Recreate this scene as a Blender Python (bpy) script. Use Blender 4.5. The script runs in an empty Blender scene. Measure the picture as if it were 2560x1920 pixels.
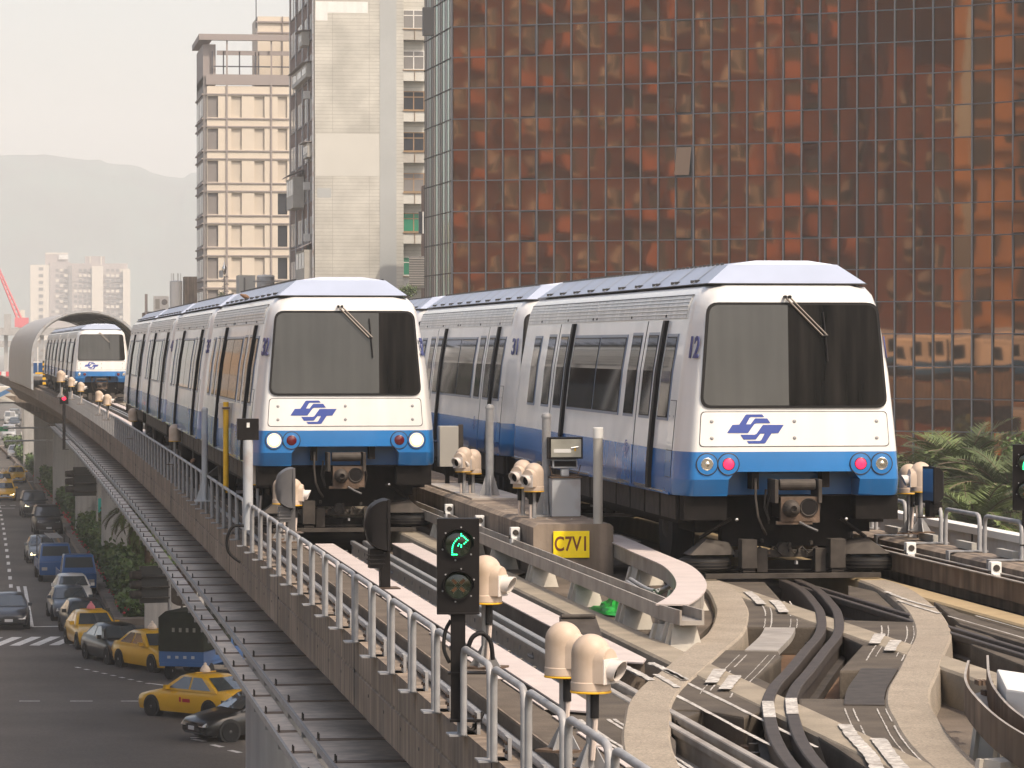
import bpy, bmesh, math, random
from mathutils import Vector, Matrix
random.seed(7)
S = bpy.context.scene
C = S.collection
PI = math.pi
# ------------------------------------------------------------------ survey: measured camera, turns a photo pixel at a known height/distance into metres
F, U0, V0, ZC = 8900., 1280., 960., 2.6
YAW, PIT = math.atan(1250 / 8900), math.atan(98 / 8900)
cy_, sy_, cp_, sp_ = math.cos(YAW), math.sin(YAW), math.cos(PIT), math.sin(PIT)
RV = (cy_, -sy_, 0.); FV = (sy_ * cp_, cy_ * cp_, -sp_); UV = (sy_ * sp_, cy_ * sp_, cp_)
def ray(u, v):
    a, b = (u - U0) / F, -(v - V0) / F
    return tuple(FV[i] + a * RV[i] + b * UV[i] for i in range(3))
def P(u, v, z=0.):                      # point of that height
    r = ray(u, v); t = (z - ZC) / r[2]
    return Vector((r[0] * t, r[1] * t, z))
def D(u, v, d):                         # point at that distance
    r = ray(u, v)
    return Vector((r[0] * d, r[1] * d, ZC + r[2] * d))
def PX(u, v, X):                        # point on that vertical plane x = X
    r = ray(u, v); t = X / r[0]
    return Vector((X, r[1] * t, ZC + r[2] * t))
def bend(y): return -6.1e-5 * max(0., y - 60.) ** 2
ROAD = -9.4

# ------------------------------------------------------------------ materials
MATS = {}
def M(name, col, rough=.6, metal=0., var=0., vs=3., bump=0., bs=30., streak=0., spec=.5, coat=0., emit=None, es=1., speck=0., ss=90., dirt=None, dv=.5, ds=1.2, ior=None):
    if name in MATS: return MATS[name]
    m = bpy.data.materials.new(name); m.use_nodes = True
    nt = m.node_tree; N = nt.nodes; L = nt.links
    b = N['Principled BSDF']
    spec = min(spec, .22) if rough > .65 else spec
    b.inputs['Roughness'].default_value = rough; b.inputs['Metallic'].default_value = metal
    b.inputs['Specular IOR Level'].default_value = spec
    b.inputs['Coat Weight'].default_value = coat; b.inputs['Coat Roughness'].default_value = .04
    if ior: b.inputs['IOR'].default_value = ior
    c = (*col, 1.)
    b.inputs['Base Color'].default_value = c
    tc = N.new('ShaderNodeTexCoord')
    cur = None
    def noise(scale, detail=4., sq=None, seed=0.):
        mp = N.new('ShaderNodeMapping'); L.new(tc.outputs['Object'], mp.inputs['Vector'])
        mp.inputs['Location'].default_value = (seed, seed * 1.7, seed * .6)
        if sq: mp.inputs['Scale'].default_value = sq
        n = N.new('ShaderNodeTexNoise'); n.inputs['Scale'].default_value = scale; n.inputs['Detail'].default_value = detail
        L.new(mp.outputs['Vector'], n.inputs['Vector']); return n
    def mul(n, amt, lo=.3, hi=.7):
        nonlocal cur
        r = N.new('ShaderNodeMapRange'); r.inputs['From Min'].default_value = lo; r.inputs['From Max'].default_value = hi
        r.inputs['To Min'].default_value = 1. - amt; r.inputs['To Max'].default_value = 1. + amt * .45
        L.new(n.outputs['Fac'], r.inputs['Value'])
        x = N.new('ShaderNodeMix'); x.data_type = 'RGBA'; x.blend_type = 'MULTIPLY'; x.inputs['Factor'].default_value = 1.
        if cur is None: x.inputs[6].default_value = c
        else: L.new(cur, x.inputs[6])
        L.new(r.outputs['Result'], x.inputs[7]); cur = x.outputs[2]
    if var: mul(noise(vs), var)
    if streak: mul(noise(6., 5., (1., 1., .06), 3.1), streak, .38, .66)
    if speck: mul(noise(ss, 2., None, 5.), speck, .35, .65)
    if dirt:
        n = noise(ds, 6., None, 9.)
        r = N.new('ShaderNodeMapRange'); r.inputs['From Min'].default_value = .52; r.inputs['From Max'].default_value = .72; r.inputs['To Max'].default_value = dv
        L.new(n.outputs['Fac'], r.inputs['Value'])
        x = N.new('ShaderNodeMix'); x.data_type = 'RGBA'
        if cur is None: x.inputs[6].default_value = c
        else: L.new(cur, x.inputs[6])
        x.inputs[7].default_value = (*dirt, 1.); L.new(r.outputs['Result'], x.inputs['Factor']); cur = x.outputs[2]
    if cur is not None: L.new(cur, b.inputs['Base Color'])
    if bump:
        bn = N.new('ShaderNodeBump'); bn.inputs['Strength'].default_value = bump; bn.inputs['Distance'].default_value = .02
        L.new(noise(bs, 5., None, 2.).outputs['Fac'], bn.inputs['Height']); L.new(bn.outputs['Normal'], b.inputs['Normal'])
    if emit:
        b.inputs['Emission Color'].default_value = (*emit, 1.); b.inputs['Emission Strength'].default_value = es
    MATS[name] = m
    return m
def brick_mat(name, c1, c2, mort, w, h, ms, rough=.7, var=.25):
    m = bpy.data.materials.new(name); m.use_nodes = True
    nt = m.node_tree; N = nt.nodes; L = nt.links; b = N['Principled BSDF']; b.inputs['Roughness'].default_value = rough
    tc = N.new('ShaderNodeTexCoord'); sx = N.new('ShaderNodeSeparateXYZ'); L.new(tc.outputs['Object'], sx.inputs[0])
    ad = N.new('ShaderNodeMath'); L.new(sx.outputs['X'], ad.inputs[0]); L.new(sx.outputs['Y'], ad.inputs[1])
    cb = N.new('ShaderNodeCombineXYZ'); L.new(ad.outputs[0], cb.inputs['X']); L.new(sx.outputs['Z'], cb.inputs['Y'])
    t = N.new('ShaderNodeTexBrick'); L.new(cb.outputs[0], t.inputs['Vector'])
    t.offset = 0.; t.inputs['Scale'].default_value = 1.; t.inputs['Brick Width'].default_value = w; t.inputs['Row Height'].default_value = h
    t.inputs['Mortar Size'].default_value = ms; t.inputs['Color1'].default_value = (*c1, 1); t.inputs['Color2'].default_value = (*c2, 1); t.inputs['Mortar'].default_value = (*mort, 1)
    n = N.new('ShaderNodeTexNoise'); n.inputs['Scale'].default_value = .45; n.inputs['Detail'].default_value = 6; L.new(tc.outputs['Object'], n.inputs['Vector'])
    r = N.new('ShaderNodeMapRange'); r.inputs['From Min'].default_value = .35; r.inputs['From Max'].default_value = .7; r.inputs['To Min'].default_value = 1 - var; r.inputs['To Max'].default_value = 1.05
    L.new(n.outputs['Fac'], r.inputs['Value'])
    x = N.new('ShaderNodeMix'); x.data_type = 'RGBA'; x.blend_type = 'MULTIPLY'; x.inputs['Factor'].default_value = 1
    L.new(t.outputs['Color'], x.inputs[6]); L.new(r.outputs['Result'], x.inputs[7]); L.new(x.outputs[2], b.inputs['Base Color'])
    return m

WIPER = M('wiper metal', (.17, .145, .125), .4, metal=.4)
NUMC = M('number slate blue', (.055, .07, .20), .4)
WHITE = M('train white paint', (.76, .735, .70), .28, var=.07, vs=1.2, coat=.35, streak=.05)
BLUE = M('train blue paint', (.018, .165, .44), .3, var=.12, vs=2., coat=.4)
SIDE = M('train grey side', (.82, .80, .77), .34, metal=.05, var=.1, vs=1.5, coat=.25)
SIDEBLUE = M('train side blue', (.014, .14, .42), .25, var=.1, vs=1.5, coat=.2, spec=.4)
FRAMEB = M('window frame blue grey', (.16, .20, .28), .35)
LOUV = M('louvre aluminium', (.74, .725, .69), .45, metal=.15, var=.15, vs=4., streak=.15)
ROOF = M('roof silver blue', (.34, .38, .475), .42, metal=.1, var=.08, vs=2.)
RUBBER = M('black rubber', (.011, .010, .010), .6, spec=.25)
GLASSD = M('train side glass', (.010, .011, .011), .05, spec=.3, ior=1.14)
SCREENREFL = M('windscreen painted reflection', (.055, .053, .050), .16, var=.16, vs=1.1, coat=.3, streak=.12)  # grey reflection of the station put into the glass colour
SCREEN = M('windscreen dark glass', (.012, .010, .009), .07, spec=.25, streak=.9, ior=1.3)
UNDER = M('underframe grime', (.012, .010, .009), .8, spec=.12, var=.4, vs=8.)
UNDER2 = M('underframe steel', (.062, .052, .044), .66, metal=.1, spec=.2, var=.4, vs=7.)
SEAM = M('panel seam', (.03, .028, .028), .6)
LOGO = M('logo blue', (.045, .075, .30), .35)
STEEL = M('galvanised steel', (.30, .295, .292), .5, metal=.1, var=.22, vs=9., dirt=(.25, .22, .2), dv=.45, ds=4.)
CHROME = M('chrome', (.7, .68, .64), .18, metal=1.)
RUST = M('rusty iron', (.13, .088, .062), .8, var=.4, vs=9., bump=.3)
LAMPON = M('headlamp lit', (1, .9, .7), .3, emit=(1., .82, .55), es=9.)
LAMPGLOW = M('headlamp bowl', (.55, .4, .3), .4, emit=(1., .55, .26), es=1.0)
LAMPOFF = M('headlamp reflector', (.65, .6, .5), .12, metal=.9)
REDON = M('tail lamp lit', (.6, .01, .03), .3, emit=(1., .02, .07), es=1.6)
REDOFF = M('tail lamp dark', (.11, .004, .007), .25, coat=.6)
CONC = M('weathered concrete', (.27, .212, .162), .85, var=.3, vs=1.1, streak=.32, bump=.25, bs=14., dirt=(.11, .095, .085), dv=.65, ds=.9)
CONC2 = M('deck concrete', (.135, .108, .084), .9, var=.35, vs=1.6, bump=.3, bs=20., dirt=(.05, .042, .036), dv=.75, ds=.8, speck=.15)
SLAB = M('slab concrete', (.098, .08, .062), .9, var=.35, vs=2.2, bump=.2, bs=26., dirt=(.055, .046, .038), dv=.7, ds=1.7, speck=.12)
GRIT = M('grit running path', (.31, .262, .205), .95, var=.16, vs=2., speck=.26, ss=60., bump=.35, bs=60., dirt=(.23, .19, .15), dv=.45, ds=.8)
GRIT2 = M('smooth running path', (.29, .245, .185), .9, var=.25, vs=2., speck=.12, bump=.2, bs=30., dirt=(.15, .125, .098), dv=.5, ds=2.)
TAN = M('yellowish running path', (.36, .27, .155), .85, var=.12, vs=3.)
RUSTBED = M('rust stained bed', (.16, .095, .058), .9, var=.3, vs=2.5, bump=.3, bs=20., dirt=(.12, .09, .07), dv=.6, ds=2.4)
DARKRUN = M('worn running path', (.12, .095, .072), .9, var=.3, vs=2.5, speck=.2, bump=.3, bs=24.)
MAT_ = M('signal mat', (.50, .425, .385), .6, var=.12, vs=3., dirt=(.42, .35, .31), dv=.4, ds=1.8)
PAINT = M('white paint', (.50, .465, .42), .7, var=.35, vs=11., speck=.35, ss=40., dirt=(.2, .17, .14), dv=.7, ds=6.)
RAILM = M('guide rail steel', (.28, .27, .255), .4, metal=.4, var=.25, vs=8.)
RAILD = M('dark guide rail', (.052, .041, .034), .62, spec=.3, var=.3, vs=8.)
BEAM = M('guide beam steel', (.34, .305, .265), .6, metal=.2, var=.25, vs=3., streak=.1, dirt=(.2, .15, .11), dv=.6, ds=2.)
BEAMR = M('rusty guide beam', (.16, .115, .082), .7, var=.35, vs=3., streak=.4, dirt=(.13, .08, .05), dv=.7, ds=2.)
SUPP = M('support casting', (.42, .385, .33), .8, var=.2, vs=5., dirt=(.26, .22, .17), dv=.5, ds=3.)
CREAM = M('cream fibreglass', (.52, .405, .31), .55, var=.1, vs=3., dirt=(.30, .21, .13), dv=.55, ds=3.2, streak=.12)
CREAM2 = M('cream visor', (.60, .54, .49), .5, var=.08, vs=5.)
BLACK = M('black enamel', (.010, .008, .0075), .5, spec=.18, var=.2, vs=5.)
BLACKM = M('dark cable', (.012, .011, .011), .6, spec=.2)
CABLE = M('white conduit', (.55, .46, .4), .6, var=.15, vs=6.)
PALE = M('cabinet grey', (.42, .43, .44), .5, var=.12, vs=2., dirt=(.22, .11, .05), dv=.55, ds=2.6)
PALE2 = M('cabinet beige grey', (.40, .375, .33), .55, var=.1, vs=2.)
YELLOW = M('yellow paint', (.80, .44, .01), .5, var=.1, vs=6., dirt=(.35, .18, .02), dv=.4, ds=4.)
SIGNY = M('reflective yellow sheet', (1., .74, .0), .4, var=.06, vs=12.)
SIGNT = M('brown lettering', (.17, .045, .008), .6)
LED = M('green led lit', (.02, .6, .2), .3, emit=(.02, 1., .28), es=3.2)
LEDO = M('orange lens', (.15, .06, .015), .5)
LEDW = M('unlit led', (.32, .32, .24), .4)
LENS = M('signal lens', (.018, .03, .014), .12, coat=.6)
GREENP = M('green plastic sheet', (.02, .34, .045), .45, var=.35, vs=9.)
DECKP = M('walkway plate', (.62, .535, .45), .42, metal=.3, var=.3, vs=.9, streak=.2, dirt=(.13, .11, .095), dv=.5, ds=1.1)
ASPH = M('asphalt', (.135, .12, .104), .85, var=.22, vs=.25, speck=.18, ss=14., dirt=(.075, .067, .06), dv=.6, ds=.16)
LINE = M('road marking', (.74, .72, .68), .7, var=.25, vs=3.)
LINEY = M('yellow road marking', (.30, .2, .10), .8, var=.3, vs=3.)
KERB = M('kerb stone', (.25, .21, .175), .9, var=.25, vs=1.2)
GROUND = M('city ground', (.12, .115, .1), .95, var=.3, vs=.02)
LEAF = M('hedge leaf', (.09, .15, .036), .6, var=.5, vs=1.4)
PALMF = M('palm frond', (.115, .155, .036), .6, var=.5, vs=1.1)
PALMD = M('palm frond old', (.065, .09, .024), .65, var=.5, vs=1.1)
TRUNK = M('palm trunk', (.14, .10, .07), .9, var=.4, vs=5.)
FLOWER = M('red flower', (.45, .02, .03), .6)
PIERM = M('pier concrete', (.40, .385, .37), .85, var=.1, vs=.7, streak=.12)
TURQ = M('turquoise banner', (.03, .38, .34), .6)
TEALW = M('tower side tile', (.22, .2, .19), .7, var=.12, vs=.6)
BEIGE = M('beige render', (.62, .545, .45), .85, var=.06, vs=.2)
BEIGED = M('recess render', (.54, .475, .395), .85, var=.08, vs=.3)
RIB = M('grey facade rib', (.30, .26, .245), .7)
WINDK = M('dark window', (.035, .038, .045), .12, coat=.5)
WINGY = M('grey window', (.19, .18, .175), .2, coat=.4)
WING = M('green window glass', (.03, .21, .13), .15, coat=.4)
WHITEP = M('white frame', (.66, .64, .6), .6)
TILEP = M('fresh wall paint', (.55, .535, .485), .8, var=.05, vs=.4)
TILEG = M('grey wall stripe', (.40, .41, .40), .8, var=.06, vs=.5)
BROWNF = M('brown window frame', (.30, .19, .10), .6)
MULL = M('bronze mullion', (.085, .085, .10), .45, metal=.5, var=.1, vs=1.)
MULLG = M('curtain wall mullion', (.07, .075, .092), .5)
SEAM2 = M('louvre groove', (.42, .41, .39), .6)
TILE = brick_mat('white wall tile', (.56, .54, .48), (.53, .51, .45), (.33, .31, .27), 2.9, .28, .013)
BRICK = brick_mat('red brown brick', (.46, .15, .045), (.36, .105, .035), (.22, .12, .08), .5, .18, .02)

# ------------------------------------------------------------------ mesh builder
class MB:
    def __init__(s): s.v = []; s.f = []; s.m = []; s.mats = []
    def mi(s, m):
        if m not in s.mats: s.mats.append(m)
        return s.mats.index(m)
    def face(s, pts, m):
        i = len(s.v); s.v += [tuple(p) for p in pts]; s.f.append(tuple(range(i, i + len(pts)))); s.m.append(s.mi(m))
    def grid(s, rows, m, closed=False):     # rows of equal length, optional closed columns
        i = len(s.v); n = len(rows[0]); k = s.mi(m)
        for r in rows: s.v += [tuple(p) for p in r]
        for a in range(len(rows) - 1):
            for b in range(n if closed else n - 1):
                c = (b + 1) % n
                s.f.append((i + a * n + b, i + a * n + c, i + (a + 1) * n + c, i + (a + 1) * n + b)); s.m.append(k)
    def box(s, x0, x1, y0, y1, z0, z1, m, T=None):
        p = [Vector(q) for q in ((x0, y0, z0), (x1, y0, z0), (x1, y1, z0), (x0, y1, z0), (x0, y0, z1), (x1, y0, z1), (x1, y1, z1), (x0, y1, z1))]
        if T is not None: p = [T @ q for q in p]
        i = len(s.v); k = s.mi(m); s.v += [tuple(q) for q in p]
        for f in ((0, 3, 2, 1), (4, 5, 6, 7), (0, 1, 5, 4), (1, 2, 6, 5), (2, 3, 7, 6), (3, 0, 4, 7)):
            s.f.append(tuple(i + j for j in f)); s.m.append(k)
        return s
    def prism(s, a, b, m, cap=True):        # two matching outlines
        s.grid([a, b], m, closed=True)
        if cap: s.face(list(reversed(a)), m); s.face(b, m)
        return s
    def cyl(s, p0, p1, r0, r1=None, n=12, m=None, cap=True):
        r1 = r0 if r1 is None else r1
        p0, p1 = Vector(p0), Vector(p1); ax = (p1 - p0).normalized()
        q = ax.to_track_quat('Z', 'Y'); e1, e2 = q @ Vector((1, 0, 0)), q @ Vector((0, 1, 0))
        ring = lambda p, r: [p + (e1 * math.cos(2 * PI * k / n) + e2 * math.sin(2 * PI * k / n)) * r for k in range(n)]
        return s.prism(ring(p0, r0), ring(p1, r1), m, cap)
    def tube(s, pts, r, n=8, m=None):
        pts = [Vector(p) for p in pts]; rows = []
        up = Vector((0, 0, 1)); prev = None
        for k, p in enumerate(pts):
            t = (pts[min(k + 1, len(pts) - 1)] - pts[max(k - 1, 0)]).normalized()
            e1 = (prev - t * prev.dot(t)) if prev else t.cross(up if abs(t.z) < .9 else Vector((1, 0, 0)))
            e1.normalize(); prev = e1; e2 = t.cross(e1)
            rows.append([p + (e1 * math.cos(2 * PI * j / n) + e2 * math.sin(2 * PI * j / n)) * r for j in range(n)])
        s.grid(rows, m, True); s.face(list(reversed(rows[0])), m); s.face(rows[-1], m); return s
    def lathe(s, prof, m, T=None, n=24):    # (r, z) profile about z
        rows = [[Vector((r * math.cos(2 * PI * k / n), r * math.sin(2 * PI * k / n), z)) for k in range(n)] for r, z in prof]
        if T is not None: rows = [[T @ p for p in r] for r in rows]
        s.grid(rows, m, True)
        if prof[0][0] > 1e-4: s.face(list(reversed(rows[0])), m)
        if prof[-1][0] > 1e-4: s.face(rows[-1], m)
        return s
    def sweep(s, prof, ys, m, bendf=bend):  # cross-section (x, z) carried along the line
        rows = [[(x + bendf(y), y, z) for x, z in prof] for y in ys]
        s.grid(rows, m, True); s.face(list(reversed(rows[0])), m); s.face(rows[-1], m); return s
    def sweep_path(s, prof, path, m):       # cross-section (offset, z) carried along a curved path of (x, y)
        rows = []
        for k, (x, y) in enumerate(path):
            a, b = path[max(k - 1, 0)], path[min(k + 1, len(path) - 1)]
            t = Vector((b[0] - a[0], b[1] - a[1])).normalized(); nx, ny = -t.y, t.x
            rows.append([(x + nx * o, y + ny * o, z) for o, z in prof])
        s.grid(rows, m, True); s.face(list(reversed(rows[0])), m); s.face(rows[-1], m); return s
    def build(s, name, parent=None, smooth=None, bevel=0., loc=None, fix=True):
        me = bpy.data.meshes.new(name)
        me.from_pydata(s.v, [], s.f)
        for m in s.mats: me.materials.append(m)
        me.polygons.foreach_set('material_index', s.m)
        bm = bmesh.new(); bm.from_mesh(me)
        bmesh.ops.remove_doubles(bm, verts=bm.verts, dist=1e-5)
        if bevel:
            es = [e for e in bm.edges if len(e.link_faces) == 2 and e.calc_face_angle(0) > .6]
            bmesh.ops.bevel(bm, geom=es, offset=bevel, segments=2, affect='EDGES', profile=.6, clamp_overlap=True)
        if fix: bmesh.ops.recalc_face_normals(bm, faces=bm.faces)
        bm.to_mesh(me); bm.free()
        if smooth:
            me.polygons.foreach_set('use_smooth', [True] * len(me.polygons)); me.set_sharp_from_angle(angle=math.radians(smooth))
        o = bpy.data.objects.new(name, me); C.objects.link(o)
        if loc is not None: o.location = loc
        if parent is not None: o.parent = parent
        return o
def tag(o, label, cat, group=None):
    o['label'] = label; o['category'] = cat
    if group: o['group'] = group
    return o
def thing(name, label, cat, loc=(0, 0, 0), rz=0., group=None):
    o = bpy.data.objects.new(name, None); C.objects.link(o); o.location = loc; o.rotation_euler = (0, 0, rz); o.empty_display_size = .2
    return tag(o, label, cat, group)
def struct(o, kind='structure'): o['kind'] = kind; return o
def kids(o): return [c for c in bpy.data.objects if c.parent == o]
def dup(root, loc=None, rz=None, label=None, group=None):
    def cp(o, par):
        c = o.copy(); C.objects.link(c)
        if par is not None: c.parent = par
        for ch in kids(o):
            if ch is not c: cp(ch, c)
        return c
    r = cp(root, None)
    if loc is not None: r.location = loc
    if rz is not None: r.rotation_euler = (0, 0, rz)
    if label: r['label'] = label
    if group: r['group'] = group
    return r
def text_mesh(txt, size, m, depth=.002, sx=1.):
    cu = bpy.data.curves.new('lettering', 'FONT'); cu.body = txt; cu.size = size; cu.extrude = depth; cu.align_x = 'CENTER'; cu.align_y = 'CENTER'; cu.space_character = 1.05; cu.offset = size * .018
    ob = bpy.data.objects.new('lettering', cu); C.objects.link(ob)
    me = bpy.data.meshes.new_from_object(ob.evaluated_get(bpy.context.evaluated_depsgraph_get()))
    bpy.data.objects.remove(ob)
    me.materials.clear(); me.materials.append(m)
    for v in me.vertices: v.co.x *= sx
    return me
def put_mesh(me, name, parent, mat4):
    o = bpy.data.objects.new(name, me); C.objects.link(o)
    if parent is not None: o.parent = parent
    o.matrix_local = mat4
    return o
def frange(a, b, st):
    n = max(1, int(round((b - a) / st))); return [a + (b - a) * k / n for k in range(n + 1)]
def spline(pts, per=6):
    out = []
    for k in range(len(pts) - 1):
        p = [Vector(pts[max(0, min(len(pts) - 1, k + j))]) for j in (-1, 0, 1, 2)]
        for i in range(per):
            t = i / per
            out.append(.5 * (2 * p[1] + (p[2] - p[0]) * t + (2 * p[0] - 5 * p[1] + 4 * p[2] - p[3]) * t * t + (3 * p[1] - p[0] - 3 * p[2] + p[3]) * t ** 3))
    out.append(Vector(pts[-1])); return out
def rounded(pts, r, n=5):
    out = []
    for k in range(len(pts)):
        a, p, b = Vector(pts[k - 1]), Vector(pts[k]), Vector(pts[(k + 1) % len(pts)])
        q0 = p + (a - p).normalized() * r; q1 = p + (b - p).normalized() * r
        for i in range(n + 1):
            t = i / n; out.append((1 - t) ** 2 * q0 + 2 * t * (1 - t) * p + t * t * q1)
    return out
TR = Matrix.Translation
def RZ(a): return Matrix.Rotation(a, 4, 'Z')
def RX(a): return Matrix.Rotation(a, 4, 'X')
def RY(a): return Matrix.Rotation(a, 4, 'Y')
# ------------------------------------------------------------------ the trains
PROF = [(1.275, .93), (1.29, .96), (1.29, 1.115), (1.285, 1.2), (1.27, 1.42), (1.24, 1.75), (1.18, 2.3), (1.095, 2.8), (1.045, 3.05), (1.0, 3.16), (.92, 3.245), (.74, 3.29)]
LEN = 13.6
def hw(z):
    for (a, za), (b, zb) in zip(PROF, PROF[1:]):
        if za <= z <= zb: return a + (b - a) * (z - za) / (zb - za)
    return PROF[-1][0]
def lean(z): return .07 * max(0., z - 1.42) + .5 * max(0., 1.1 - z)
def nose(y): return .055 * (1 - math.sqrt(max(0., 1 - (1 - min(1., y / .09)) ** 2))) + .125 * max(0., 1 - y / .52) ** 1.3
def car_shell():
    mb = MB()
    def sect(y, ins, sh, end=1):
        pts = []
        for x, z in PROF:
            zz = z - ins * .75 * max(0., (z - 2.2) / 1.09)
            pts.append((x - ins, y + end * sh * lean(z), zz))
        return pts
    st = []
    for y in (0., .008, .025, .05, .09, .16, .26, .38, .5, .62):
        ins = nose(y)
        st.append(sect(y, ins, max(0., 1 - y / .62)))
    for y in (3., 7., 10.6, LEN - .62): st.append(sect(y, 0, 0))
    for y in (.5, .38, .26, .16, .09, .05, .025, .008, 0.):
        ins = nose(y)
        st.append(sect(LEN - y, ins, max(0., 1 - y / .62), -1))
    for a, b in zip(st, st[1:]):
        mid = .55 < (a[0][1] + b[0][1]) / 2 < LEN - .55
        for k in range(len(PROF) - 1):
            blue = PROF[k + 1][1] <= 1.43
            m = (SIDEBLUE if blue else (WHITE if PROF[k][1] > 3. else SIDE)) if mid else (BLUE if blue else WHITE)
            for sg in (1, -1):
                q = [(sg * p[0], p[1], p[2]) for p in (a[k], a[k + 1], b[k + 1], b[k])]
                mb.face(q if sg > 0 else q[::-1], m)
        mb.face([(a[-1][0], a[-1][1], a[-1][2]), (-a[-1][0], a[-1][1], a[-1][2]), (-b[-1][0], b[-1][1], b[-1][2]), (b[-1][0], b[-1][1], b[-1][2])], WHITE)
        mb.face([(a[0][0], a[0][1], a[0][2]), (-a[0][0], a[0][1], a[0][2]), (-b[0][0], b[0][1], b[0][2]), (b[0][0], b[0][1], b[0][2])], UNDER)
    for e, s in ((0, st[0]), (1, st[-1])):
        sg = 1 if e == 0 else -1
        for k in range(len(PROF) - 1):
            a, b = s[k], s[k + 1]; m = BLUE if PROF[k + 1][1] <= 1.43 else WHITE
            if PROF[k + 1][1] <= 1.21:
                for q in (1, -1):
                    xa, xb = (.74, .74) if PROF[k + 1][1] < 1.15 else (.74, .66)
                    mb.face([(q * a[0], a[1], a[2]), (q * xa, a[1], a[2]), (q * xb, b[1], b[2]), (q * b[0], b[1], b[2])], m)
            else:
                mb.face([(a[0], a[1], a[2]), (-a[0], a[1], a[2]), (-b[0], b[1], b[2]), (b[0], b[1], b[2])], m)
        y0 = s[3][1]; yb = y0 + sg * .42
        for q in (1, -1):
            mb.face([(q * .74, s[0][1], .93), (q * .74, y0, 1.115), (q * .74, yb, 1.115), (q * .74, yb, .93)], BLUE)
            mb.face([(q * .74, y0, 1.115), (q * .66, y0, 1.2), (q * .66, yb, 1.2), (q * .74, yb, 1.115)], BLUE)
        mb.face([(.66, y0, 1.2), (-.66, y0, 1.2), (-.66, yb, 1.2), (.66, yb, 1.2)], BLUE)
        mb.face([(.74, yb, .93), (-.74, yb, .93), (-.74, yb, 1.115), (-.66, yb, 1.2), (.66, yb, 1.2), (.74, yb, 1.115)], BLUE)
    return mb
def side_panel(mb, sg, y0, y1, z0, z1, off, m, edge=True):
    zs = sorted(set([z0, z1] + [z for _, z in PROF if z0 < z < z1]))
    f = [[(sg * (hw(z) + off), y, z) for z in zs] for y in (y0, y1)]
    mb.grid(f if sg < 0 else f[::-1], m)
    if edge:
        g = [[(sg * (hw(z) - .004), y, z) for z in zs] for y in (y0, y1)]
        for k in (0, 1): mb.grid([f[k], g[k]], m)
        for k in (0, -1): mb.face([f[0][k], f[1][k], g[1][k], g[0][k]], m)
def front_poly(pts, y, th=.01):          # (x, z) outline laid on the leaning front face, y in front of it
    a = [(x, lean(z) - y, z) for x, z in pts]; b = [(x, lean(z) - y + th, z) for x, z in pts]
    return a, b
LG = [(653, 1447), (697, 1382), (752, 1380), (803, 1305), (813, 1300), (938, 1300), (953, 1321), (847, 1321), (836, 1328), (808, 1378), (843, 1378), (877, 1335), (884, 1332), (978, 1332), (1004, 1370), (890, 1370), (874, 1376), (822, 1447)]
def logo_polys(cx, cz, k):
    A = [((x - 882) * k + cx, (1415 - y) * k + cz) for x, y in LG]
    return A, [(2 * cx - x, 2 * cz - z) for x, z in A]
def flat_fill(mb, pts3, m):               # concave outline, triangulated
    from mathutils.geometry import tessellate_polygon
    for t in tessellate_polygon([[Vector(p) for p in pts3]]): mb.face([pts3[i] for i in t], m)
def clipx(pts, xb, sg):                   # keep the part of a convex outline left (1) or right (-1) of x = xb
    out = []
    for p, q in zip(pts, pts[1:] + pts[:1]):
        ip, iq = sg * (p[0] - xb) <= 0, sg * (q[0] - xb) <= 0
        if ip: out.append(p)
        if ip != iq:
            t = (xb - p[0]) / (q[0] - p[0]); out.append(tuple(p[i] + (q[i] - p[i]) * t for i in range(3)))
    return out
DOORS = [(2.0, 3.0), (3.08, 4.08), (8.75, 9.75), (9.83, 10.83)]
CARMESH = {}
def part_mesh(key, name, fn, **kw):
    """sub-part sharing its mesh between carriages"""
    if key not in CARMESH:
        mb = MB(); fn(mb); o = mb.build(name, **kw); CARMESH[key] = o.data; bpy.data.objects.remove(o)
    return CARMESH[key]
def add(parent, key, name, fn, loc=(0, 0, 0), **kw):
    o = bpy.data.objects.new(name, part_mesh(key, name, fn, **kw)); C.objects.link(o); o.parent = parent; o.location = loc
    return o
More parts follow.
